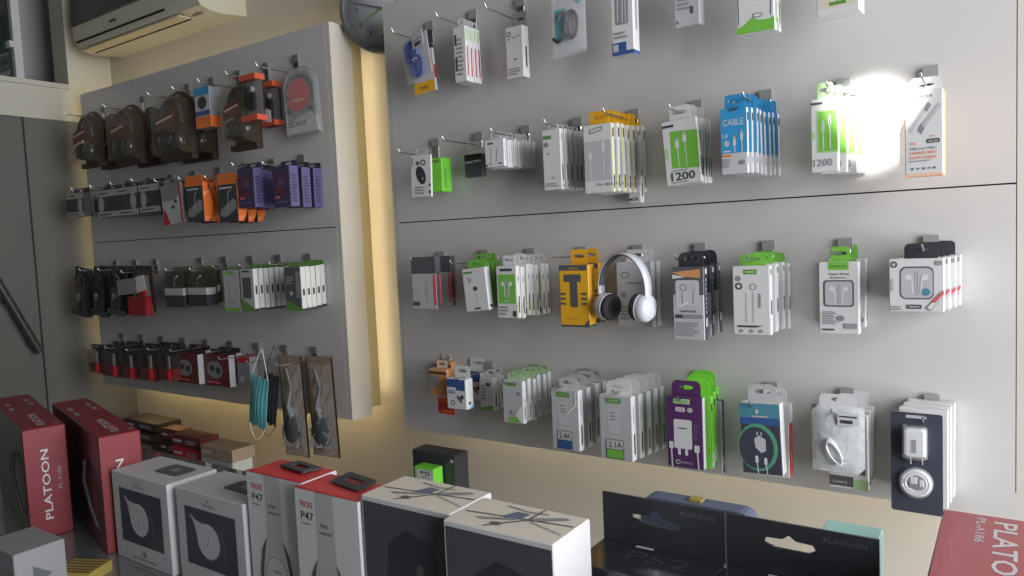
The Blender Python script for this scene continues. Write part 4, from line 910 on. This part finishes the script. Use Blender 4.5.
stack('gadget_bag', 'L4', 1, (277, 357, 300, 457), 'long clear bag with grey gadget next to the face masks', 'bag', n=1, d=.022, L=.15, yf=.07, roll=-2, what='the face masks and a long clear bag', maker=tall_pack, group='long clear gadget bags')
stack('gadget_bag', 'L4', 0, (304, 358, 330, 458), 'long clear bag on brown edged card, rightmost on the left panel', 'bag', n=1, d=.025, L=.15, yf=.05, roll=-2, maker=tall_pack, group='long clear gadget bags')
b = MB()

# ================================================================== clock
cc = at(382, 4, WY - .045)
t = empty('wall_clock', (-1.618, .125, 2.268), 'round wall clock with dark rim above the gap between the panels', 'clock', None, (0, 0, math.radians(24)))
R = .135
b = MB(); b.lathe([(R - .02, -.002), (R - .006, -.002), (R, -.012), (R, -.034), (R - .004, -.042), (R - .014, -.044), (R - .018, -.036), (R - .020, -.024)], (0, 0, 0), 'dgrey', n=48, cap=False); b.build('rim', t)
b = MB(); b.lathe([(.001, -.026), (R - .02, -.026), (R - .02, -.001), (.001, -.001)], (0, 0, 0), 'clockface', n=48)
for k in range(60):
    a = k*PI/30; r0 = R*.80; r1 = R*(.74 if k % 5 == 0 else .78); wd = .0012
    ca, sa = math.cos(a), math.sin(a)
    b.face([(r0*ca - wd*sa, -.0265, r0*sa + wd*ca), (r0*ca + wd*sa, -.0265, r0*sa - wd*ca), (r1*ca + wd*sa, -.0265, r1*sa - wd*ca), (r1*ca - wd*sa, -.0265, r1*sa + wd*ca)], 'ink')
for hnum in range(1, 13):
    a = PI/2 - hnum*PI/6; vs, fs, tw, thh = text_geo(str(hnum)); sc = .017/thh
    bb = len(b.v); b.v += [(R*.62*math.cos(a) + (x - tw/2)*sc, -.0268, R*.62*math.sin(a) + (y - thh/2)*sc) for x, y in vs]
    for f in fs: b.f.append(tuple(bb + i for i in f)); b.m.append(b.mi('ink')); b.sm.append(False)
b.build('dial', t)
def hand(name, ang, L, wd, m):
    b = MB(); ca, sa = math.cos(ang), math.sin(ang)
    P = lambda r, s: (r*ca - s*sa, r*sa + s*ca)
    b.prism([P(-L*.15, -wd), P(L*.9, -wd*.6), P(L, 0), P(L*.9, wd*.6), P(-L*.15, wd)], -.031, -.029, m); b.build(name, t)
hand('hour_hand', math.radians(208), .07, .004, 'green_d'); hand('minute_hand', math.radians(165), .10, .003, 'ink'); hand('second_hand', math.radians(20), .11, .001, 'red_d')
b = MB(); b.lathe([(.001, -.036), (R - .019, -.034), (R - .018, -.033)], (0, 0, 0), 'lens', n=48, cap=False); b.build('glass', t)

# ================================================================== air conditioner
t = empty('air_conditioner', (-2.86, WY, 2.42), 'white split air conditioner on the wall above the left panel', 'air conditioner')
X0, X1 = -.40, .475
prof = [(0, 0), (-.10, -.012), (-.155, -.010), (-.19, .0), (-.205, .03), (-.21, .085)]
b = MB()
full = prof + [(-.205, .20), (-.185, .28), (0, .30)]
rowsx = [[(x, y, z) for y, z in full] for x in (X0, X1)]
b.grid(rowsx, 'ac_white', closed=False, smooth=False); b.face(rowsx[0], 'ac_white'); b.face(rowsx[1][::-1], 'ac_white'); b.face([rowsx[0][0], rowsx[0][-1], rowsx[1][-1], rowsx[1][0]], 'ac_white')
b.build('housing', t)
b = MB(); b.grid([[(x, y, z) for y, z in [(-.211, .085), (-.2155, .09), (-.211, .20), (-.19, .284), (-.186, .281)]] for x in (X0 + .002, X1 - .002)], 'ac_dark', smooth=False); b.build('front_cover', t)
b = MB(); b.box(X0 + .03, X1 - .13, -.197, -.150, -.0145, -.010, 'ac_under'); b.xf(Matrix.Translation((0, 0, .0))); b.build('air_flap', t)
b = MB(); b.box(X0 + .04, X1 - .14, -.147, -.139, -.0148, -.008, 'slot'); b.box(X0 + .02, X1 - .2, -.2085, -.2035, .018, .024, 'slot'); b.build('outlet_slot', t)
b = MB(); b.box(X0 + .30, X0 + .345, -.2125, -.2085, .048, .056, 'dgrey'); b.build('badge', t)
b = MB(); b.box(X1 - .1, X1 - .04, -.160, -.150, -.0145, -.011, 'kraft'); b.build('sticker', t)

# ================================================================== counters
ZC = .94
t = empty('glass_counter', (-1.0, -.85, 0), 'long glass topped shop counter carrying the boxed goods', 'counter')
b = MB(); b.box(-1.75, 1.2, -.30, .46, ZC - .012, ZC, 'counter_glass', bev=.002); b.build('glass_top', t)
b = MB()
for x in (-1.73, 1.18):
    for y in (-.28, .44): b.box(x - .012, x + .012, y - .012, y + .012, 0, ZC - .0125, 'alu')
b.build('frame_post', t)
b = MB(); b.box(-1.71, 1.16, -.27, .43, .55, .56, 'counter_glass'); b.build('glass_shelf', t)
b = MB(); b.box(-1.72, 1.17, -.27, .435, 0, .5, 'counter_body', bev=.004); b.build('cabinet', t)
t = empty('back_cabinet', (-1.6, 0, 0), 'low cream cabinet ledge against the wall beneath both panels', 'cabinet')
b = MB(); b.box(-1.74, 1.9, -.235, WY - .002, .625, .66, 'cream', bev=.002); b.build('worktop', t)
b = MB(); b.box(-1.73, 1.88, -.205, WY - .002, 0, .6245, 'wall_grey'); b.build('carcass', t)
for k in range(6):
    b = MB(); b.box(-1.70 + .555*k, -1.70 + .555*k + .54, -.223, -.2055, .05, .60, 'cream', bev=.002); d_ = b.build('door', t)
    b = MB(); b.box(-1.70 + .555*k + .24, -1.70 + .555*k + .31, -.235, -.2235, .55, .56, 'alu'); b.build('handle', d_)

# ---- counter boxes
def cbox(name, label, cat, x0, x1, y0, y1, z1, ms, prints, z0=ZC, rotz=0, group=None):
    w, d, h = x1 - x0, y1 - y0, z1 - z0
    root = empty(name, ((x0+x1)/2, y0, z0), label, cat, group, (0, 0, rotz))
    b = MB(); b.box(-w/2, w/2, 0, d, -h/2, h/2, ms.get('M', 'white'), ms, bev=.0015); b.pr(w, h, d, prints); b.xf(Matrix.Translation((0, 0, h/2))); b.build('carton', root)
    return root, w, d, h
Y = lambda per: -1.6 + per
HP = [('r', 'F', .13, .22, .88, .83, 'navy'),
      ('p', 'F', [(.2, .76), (.27, .66), (.3, .52), (.42, .36), (.55, .34), (.6, .5), (.56, .62), (.45, .68), (.3, .7)], 'lgrey'),
      ('p', 'F', [(.5 + .17*math.cos(k*PI/12), .5 + .19*math.sin(k*PI/12)) for k in range(24)], 'dgrey'), ('p', 'F', [(.47 + .165*math.cos(k*PI/12), .51 + .185*math.sin(k*PI/12)) for k in range(24)], 'white_b'),
      ('ring', 'F', .46, .51, .1, .12, .14, 'lgrey'), ('l', 'F', [(.45, .46), (.48, .56)], .002, 'grey'), ('l', 'F', [(.66, .66), (.72, .5), (.7, .34)], .0015, 'grey'),
      ('t', 'F', .4, .87, .035, 'Wireless', 'ink_soft', 0, .2), ('e', 'F', .5, .93, .02, .015, 'ink_soft'), ('r', 'F', .5, .1, .56, .16, 'grey'), ('lines', 'F', .3, .05, .85, .08, 1, 'ink_soft'),
      ('rr', 'T', .45, .35, .85, .8, 'dgrey', .01), ('r', 'T', .6, .5, .7, .65, 'grey'), ('r', 'S', .1, .1, .12, .9, 'lgrey')]
ms = {'M': 'white_b', 'T': 'lgrey'}
cbox('headphone_box', 'white headphone box with navy picture, left of its twin beside the red box', 'box', -1.508, -1.308, Y(.734), Y(.84), 1.117, ms, HP, group='white headphone boxes')
cbox('headphone_box', 'white headphone box with navy picture, beside the red topped P47 boxes', 'box', -1.286, -1.083, Y(.738), Y(.842), 1.117, ms, HP, group='white headphone boxes')
PP47 = [('r', 'F', .34, .5, .62, 1, 'lgrey'), ('t', 'F', .08, .885, .04, 'TRIOKE', 'red_top', 0, .22), ('t', 'F', .1, .80, .055, 'P47', 'ink', 0, .2), ('lines', 'F', .1, .765, .3, .785, 1, 'ink_soft'), ('t', 'F', .41, .77, .03, 'P47', 'dgrey', 0, .12), ('t', 'F', .38, .73, .018, 'WIRELESS', 'dgrey', 0, .2),
        ('p', 'F', [(.34, .5), (.62, .5), (.68, .3), (.66, .2), (.3, .2), (.28, .3)], 'lgrey'), ('e', 'F', .48, .3, .22, .14, 'white_b'), ('ring', 'F', .48, .3, .2, .13, .06, 'grey'), ('t', 'F', .42, .31, .018, 'WIRELESS', 'ink', 0, .14),
        ('p', 'F', [(.34, .56), (.24, .46), (.18, .3), (.2, .14), (.24, .14), (.24, .3), (.28, .42)], 'dgrey'), ('p', 'F', [(.62, .56), (.72, .46), (.78, .3), (.76, .14), (.72, .14), (.72, .3), (.68, .42)], 'dgrey'), ('r', 'T', 0, 0, 1, .06, 'red')]
for i, (x0, x1, p0, lab) in enumerate(((-1.074, -.932, .742, 'white P47 headphone box with red top, next to the white navy picture box'), (-.929, -.787, .725, 'white P47 headphone box with red top, nearer the black and white boxes'))):
    root, w, d, h = cbox('headphone_box', lab, 'box', x0, x1, Y(p0), Y(p0 + .075), 1.176, {'M': 'white', 'T': 'red_top', 'L': 'white_b'}, PP47, group='red topped P47 boxes')
    b = MB(); b.prism(rrect(-.036, -.019, .036, .019, .005), 0, .003, 'black', holes=[rrect(-.022, -.006, .022, .007, .004)])
    b.xf(Matrix.Translation((.008, .052, h + .006)) @ Matrix.Rotation(math.radians(-82 if i else -94), 4, 'X') @ Matrix.Rotation(math.radians(8), 4, 'Y'))
    # lift so that the lowest point rests on the lid
    zmin = min(v[2] for v in b.v); b.xf(Matrix.Translation((0, 0, h + .0006 - zmin))); b.build('plastic_hanger', root)
DR = [('r', 'F', .02, .0, .985, .97, 'black_matt'), ('p', 'F', [(.3, .75), (.5, .85), (.8, .8), (.9, .6), (.85, .2), (.6, .05), (.35, .1), (.25, .4)], 'black'), ('ring', 'F', .45, .45, .08, .1, .3, 'dgrey'), ('ring', 'F', .72, .3, .08, .1, .3, 'dgrey'), ('e', 'F', .65, .62, .04, .05, 'dgrey'), ('e', 'F', .42, .2, .04, .05, 'dgrey'),
      ('l', 'T', [(.05, .42), (.98, .62)], .0025, 'dgrey'), ('l', 'T', [(.35, .08), (.6, .52), (.62, .95)], .003, 'dgrey'), ('p', 'T', [(.38, .5), (.44, .72), (.56, .72), (.54, .5), (.46, .44)], 'greyblue'), ('p', 'T', [(.6, .6), (.85, .84), (.9, .8), (.66, .52)], 'grey'), ('p', 'T', [(.2, .3), (.5, .5), (.52, .45), (.25, .27)], 'grey'), ('l', 'T', [(.3, .85), (.52, .78), (.7, .82)], .002, 'dgrey'), ('e', 'T', .42, .22, .05, .05, 'dgrey'), ('l', 'T', [(.62, .5), (.97, .3)], .0018, 'grey')]
cbox('toy_box', 'white topped box with dark front, left of the pair beside P47 boxes', 'box', -.783, -.6165, Y(.728), Y(.822), 1.188, {'M': 'white', 'T': 'cream', 'S': 'white'}, DR, group='white topped dark fronted boxes')
cbox('toy_box', 'white topped box with dark front, nearest the black game boxes', 'box', -.6145, -.447, Y(.711), Y(.802), 1.188, {'M': 'white', 'T': 'cream', 'S': 'white'}, DR, group='white topped dark fronted boxes')
def ps2(x0, x1, lab, hg):
    zb = 1.113
    root, w, d, h = cbox('game_box', lab, 'box', x0, x1, Y(.825), Y(.92), zb, {'M': 'black_gloss'}, [('t', 'T', .3, .45, .3, 'PS2', 'black_print', 0, .5), ('r', 'T', .3, .86, .45, .92, 'lgrey'), ('t', 'F', .3, .6, .12, 'PS2', 'dgrey')], group='black PS2 game boxes')
    hh = .068
    b = MB(); W = w/2
    slot = [(-.043, .043), (-.043, .038), (-.02, .032), (.026, .0305), (.026, .040), (.002, .043), (-.004, .052), (-.012, .052), (-.018, .044)]
    if hg == 1: slot = [(-.04, .046)] + [(-.02 , .047), (-.012, .053), (-.004, .047), (.016, .046), (.02, .040), (.012, .035), (-.03, .035), (-.042, .040)]
    b.prism([(-W, 0), (W, 0), (W, hh), (-W, hh)], 0, .003, 'black', holes=[slot])
    q = MB(); q.pr(w, hh, .003, [('t', 'F', .66, .78, .085, 'PLATOON', 'grey_print', 0, .27), ('t', 'F', .32, .06, .36, 'PS2', 'black_print', 0, .36), ('t', 'F', .32, .48, .09, 'For', 'grey_print')]); q.xf(Matrix.Translation((0, 0, hh/2)))
    off = len(b.v); b.v += q.v; 
    for f, mm_ in zip(q.f, q.m): b.f.append(tuple(i + off for i in f)); b.m.append(b.mi(q.mats[mm_])); b.sm.append(False)
    b.xf(Matrix.Translation((0, d - .0035, h))); b.build('hang_header', root)
ps2(-.489, -.3115, 'black PS2 game box with tall slotted header, beside the white topped box', 0)
ps2(-.309, -.130, 'black PS2 game box with tall slotted header, nearest the right red box', 1)

# red boxes
def redbox(loc, ang, w, Ld, h, lab):
    root = empty('speaker_box', loc, lab, 'box', 'tall red boxes at the left', (0, 0, ang))
    # local x = long direction (towards the back), y = width
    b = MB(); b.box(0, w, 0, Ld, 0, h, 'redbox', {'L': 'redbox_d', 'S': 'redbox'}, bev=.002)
    q = MB(); q.pr(w, h, Ld, [('t', 'F', .56, .16, .062, 'PLATOON', 'white_b', 90, 1.9), ('t', 'F', .82, .42, .03, 'PL-A186', 'grey', 90, .62),
                              ('t', 'T', .62, .06, .034, 'PLATOON', 'white_b', 90, 1.9), ('r', 'T', .8, .04, .9, .07, 'grey'), ('lines', 'T', .15, .5, .3, .8, 2, 'grey'), ('lines', 'T', .7, .6, .85, .85, 2, 'grey'), ('r', 'L', .80, .16, .93, .24, 'silver_print')])
    q.xf(Matrix.Translation((w/2, 0, h/2)))
    off = len(b.v); b.v += q.v
    for f, mm_ in zip(q.f, q.m): b.f.append(tuple(i + off for i in f)); b.m.append(b.mi(q.mats[mm_])); b.sm.append(False)
    b.build('carton', root)
    b = MB(); b.tube([(-.004, .12, h*.72), (-.012, .10, h*.55), (-.010, .06, h*.35), (-.004, .05, h*.2)], .004, 'black'); b.build('carry_handle', root)
    return root
ANG = math.radians(75.4)   # width direction turned towards the wall
redbox((-1.755, Y(.675), ZC), ANG, .082, .50, .243, 'tall glossy red PLATOON box at the far left edge')
redbox((-1.53, Y(.723), ZC), ANG, .080, .50, .243, 'tall glossy red PLATOON box beside the white headphone box')
# right red box
root = empty('speaker_box', (-.075, Y(.62), ZC), 'big red PLATOON box cut off by the bottom right corner', 'box', None, (0, 0, math.radians(0)))
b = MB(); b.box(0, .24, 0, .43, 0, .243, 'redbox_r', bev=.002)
q = MB(); q.pr(.24, .243, .43, [('t', 'T', .225, .955, .055, 'PLATOON', 'white_b', -90, .98), ('t', 'T', .152, .965, .022, 'PL-A186', 'lgrey', -90, .33)])
q.xf(Matrix.Translation((.12, 0, .1215)))
off = len(b.v); b.v += q.v
for f, mm_ in zip(q.f, q.m): b.f.append(tuple(i + off for i in f)); b.m.append(b.mi(q.mats[mm_])); b.sm.append(False)
b.build('carton', root)

# small things at the lower left
root, w, d, h = cbox('white_carton', 'small pale box with dark triangle at the bottom left corner', 'box', -1.55, -1.427, Y(.519), Y(.603), 1.04, {'M': 'grey'}, [('p', 'S', [(.34, .25), (.7, .48), (.34, .7)], 'dgrey')])
p = atz(82, 566, ZC + .02)
root = empty('booklet', (p.x, p.y, ZC), 'yellow striped booklet lying beside the small white box', 'booklet', rot=(0, 0, math.radians(25)))
b = MB(); b.box(-.04, .04, -.03, .03, 0, .02, 'book'); b.pr(.08, .02, .06, []); 
for k in range(5): b.box(-.036, .036, -.026 + .011*k, -.022 + .011*k, .0195, .0203, 'brown')
b.build('cover', root)

# ---- things on the back ledge
def ledge(name, lab, cat, u0, u1, vt, yfront, depth, ms, prints, z0=.66, rotz=0, group=None):
    a, e = at(u0, vt, yfront), at(u1, vt, yfront)
    return cbox(name, lab, cat, a.x, e.x, yfront, yfront + depth, a.z, ms, prints, z0=z0, rotz=math.radians(rotz), group=group)
ledge('black_carton', 'black box standing against the wall behind the green fronted box', 'box', 412, 454, 449, -.07, .06, {'M': 'black'}, [('r', 'F', .9, .93, .97, .96, 'lgrey')])
ledge('charger_box', 'small green box with white front and two black rings', 'box', 414, 433, 466, -.115, .04, {'M': 'green_hi', 'F': 'green_hi'}, [('r', 'F', .12, .0, .98, .98, 'white'), ('ring', 'F', .68, .945, .14, .022, .45, 'ink'), ('e', 'F', .4, .95, .09, .013, 'ink'), ('lines', 'F', .4, .89, .7, .91, 1, 'green_d')])
# dark cartons (stack) under the left panel
zz = .78
def pile(n, u0, u1, vtop, yf_, dep, mats_, names, zb=.66):
    a, e = at(u0, vtop, yf_), at(u1, vtop, yf_)
    H = a.z - zb; W = e.x - a.x
    for i in range(n):
        h0 = zb + H*i/n + .0006*i; h1 = zb + H*(i+1)/n
        jx = random.uniform(-.012, .012)
        m_ = mats_[i % len(mats_)]
        cbox('flat_carton', names[0] + ', ' + (['bottom of its pile', 'second from bottom', 'third from bottom', 'fourth from bottom', 'fifth from bottom'][i] if i < n - 1 else 'topmost of its pile'), 'box', a.x + jx, a.x + W + jx, yf_ + random.uniform(0, .015), yf_ + dep, h1, {'M': m_}, [('r', 'F', .05, .4, .35, .6, 'lgrey' if m_ != 'paper' else 'grey'), ('lines', 'F', .5, .3, .9, .7, 2, 'ink_soft')], z0=h0, group=names[1])
pile(5, 120, 154, 419, -.02, .12, ['brown_d'], ('dark brown flat box under the left panel', 'pile of dark brown boxes'))
pile(4, 158, 174, 428, -.04, .07, ['brown_d', 'maroon'], ('narrow dark box between brown and red piles', 'pile of narrow dark boxes'))
pile(5, 172, 200, 434, -.13, .08, ['maroon', 'red', 'brown_d', 'red'], ('red and maroon flat box', 'pile of red boxes'))
pile(5, 198, 229, 444, -.16, .09, ['kraft', 'paper', 'brown_d', 'paper'], ('pale flat box below the face mask', 'pile of pale boxes'))
# things behind the black game boxes
a = at(640, 496, -.50); e = at(752, 512, -.50)
root = empty('storage_pouch', ((a.x+e.x)/2, -.50, ZC), 'grey blue padded pouch standing behind the black game boxes', 'pouch')
W = (e.x - a.x)/2; H = at(700, 506, -.50).z - ZC
b = MB(); b.prism(rrect(-W, 0, W, H, .02), 0, .035, 'greyblue'); b.build('pouch_body', root)
b = MB(); b.tube([(-W + .01, -.002, H*.93), (0, -.002, H*.94), (W - .01, -.002, H*.93)], .002, 'dgrey'); b.build('zip', root)
b = MB(); b.box(-.012, .008, .01, .03, H, H + .004, 'book'); b.build('label', root)
a = at(823, 524, -.55); e = at(880, 532, -.55)
cbox('pale_carton', 'pale teal box just visible behind the right PS2 game box', 'box', a.x, e.x, -.60, -.52, at(850, 540, -.58).z, {'M': 'teal_pale'}, [('r', 'F', .1, .1, .9, .3, 'white')])

# ================================================================== light
def area(name, loc, rot, sx, sy, power, color, spread=PI):
    l = bpy.data.lights.new(name, 'AREA'); l.shape = 'RECTANGLE'; l.size = sx; l.size_y = sy; l.energy = power; l.color = color; l.spread = spread
    o = bpy.data.objects.new(name, l); col.objects.link(o); o.location = loc; o.rotation_euler = rot
    return o
# daylight through the shop window on the right
area('window_daylight', (RX - .02, -1.15, 1.75), (0, math.radians(90), math.radians(0)), 2.2, 1.9, 130, (.97, .985, 1.0))
w = bpy.data.worlds.new('world'); scene.world = w; w.use_nodes = True
w.node_tree.nodes['Background'].inputs[0].default_value = (.9, .93, 1, 1); w.node_tree.nodes['Background'].inputs[1].default_value = .6
# spot lamp added to stand in for the glare patch on the panel
tgt = at(869, 125, 0)
src = Vector((.35, -2.9, 2.85))
l = bpy.data.lights.new('glare_spot', 'SPOT'); l.energy = 3200; l.spot_size = math.radians(3.4); l.spot_blend = .85; l.shadow_soft_size = .02; l.color = (1, .99, .95)
o = bpy.data.objects.new('glare_spot', l); col.objects.link(o); o.location = src
o.rotation_euler = (tgt - src).to_track_quat('-Z', 'Y').to_euler()

# ================================================================== camera
cd = bpy.data.cameras.new('camera'); cam = bpy.data.objects.new('camera', cd); col.objects.link(cam)
right = Vector((AX.x, AF.x, -AD.x)); down = Vector((AX.y, AF.y, -AD.y)); fwd = Vector((AX.z, AF.z, -AD.z))
m = Matrix((right, -down, -fwd)).transposed().to_4x4(); m.translation = CAM
cam.matrix_world = m
cd.sensor_width = 36; cd.lens = F_PX / 1024 * 36; cd.clip_start = .02
scene.camera = cam
vs = scene.view_settings
vs.view_transform = 'Standard'; vs.look = 'None'; vs.gamma = 1; vs.use_curve_mapping = False; vs.exposure = 0
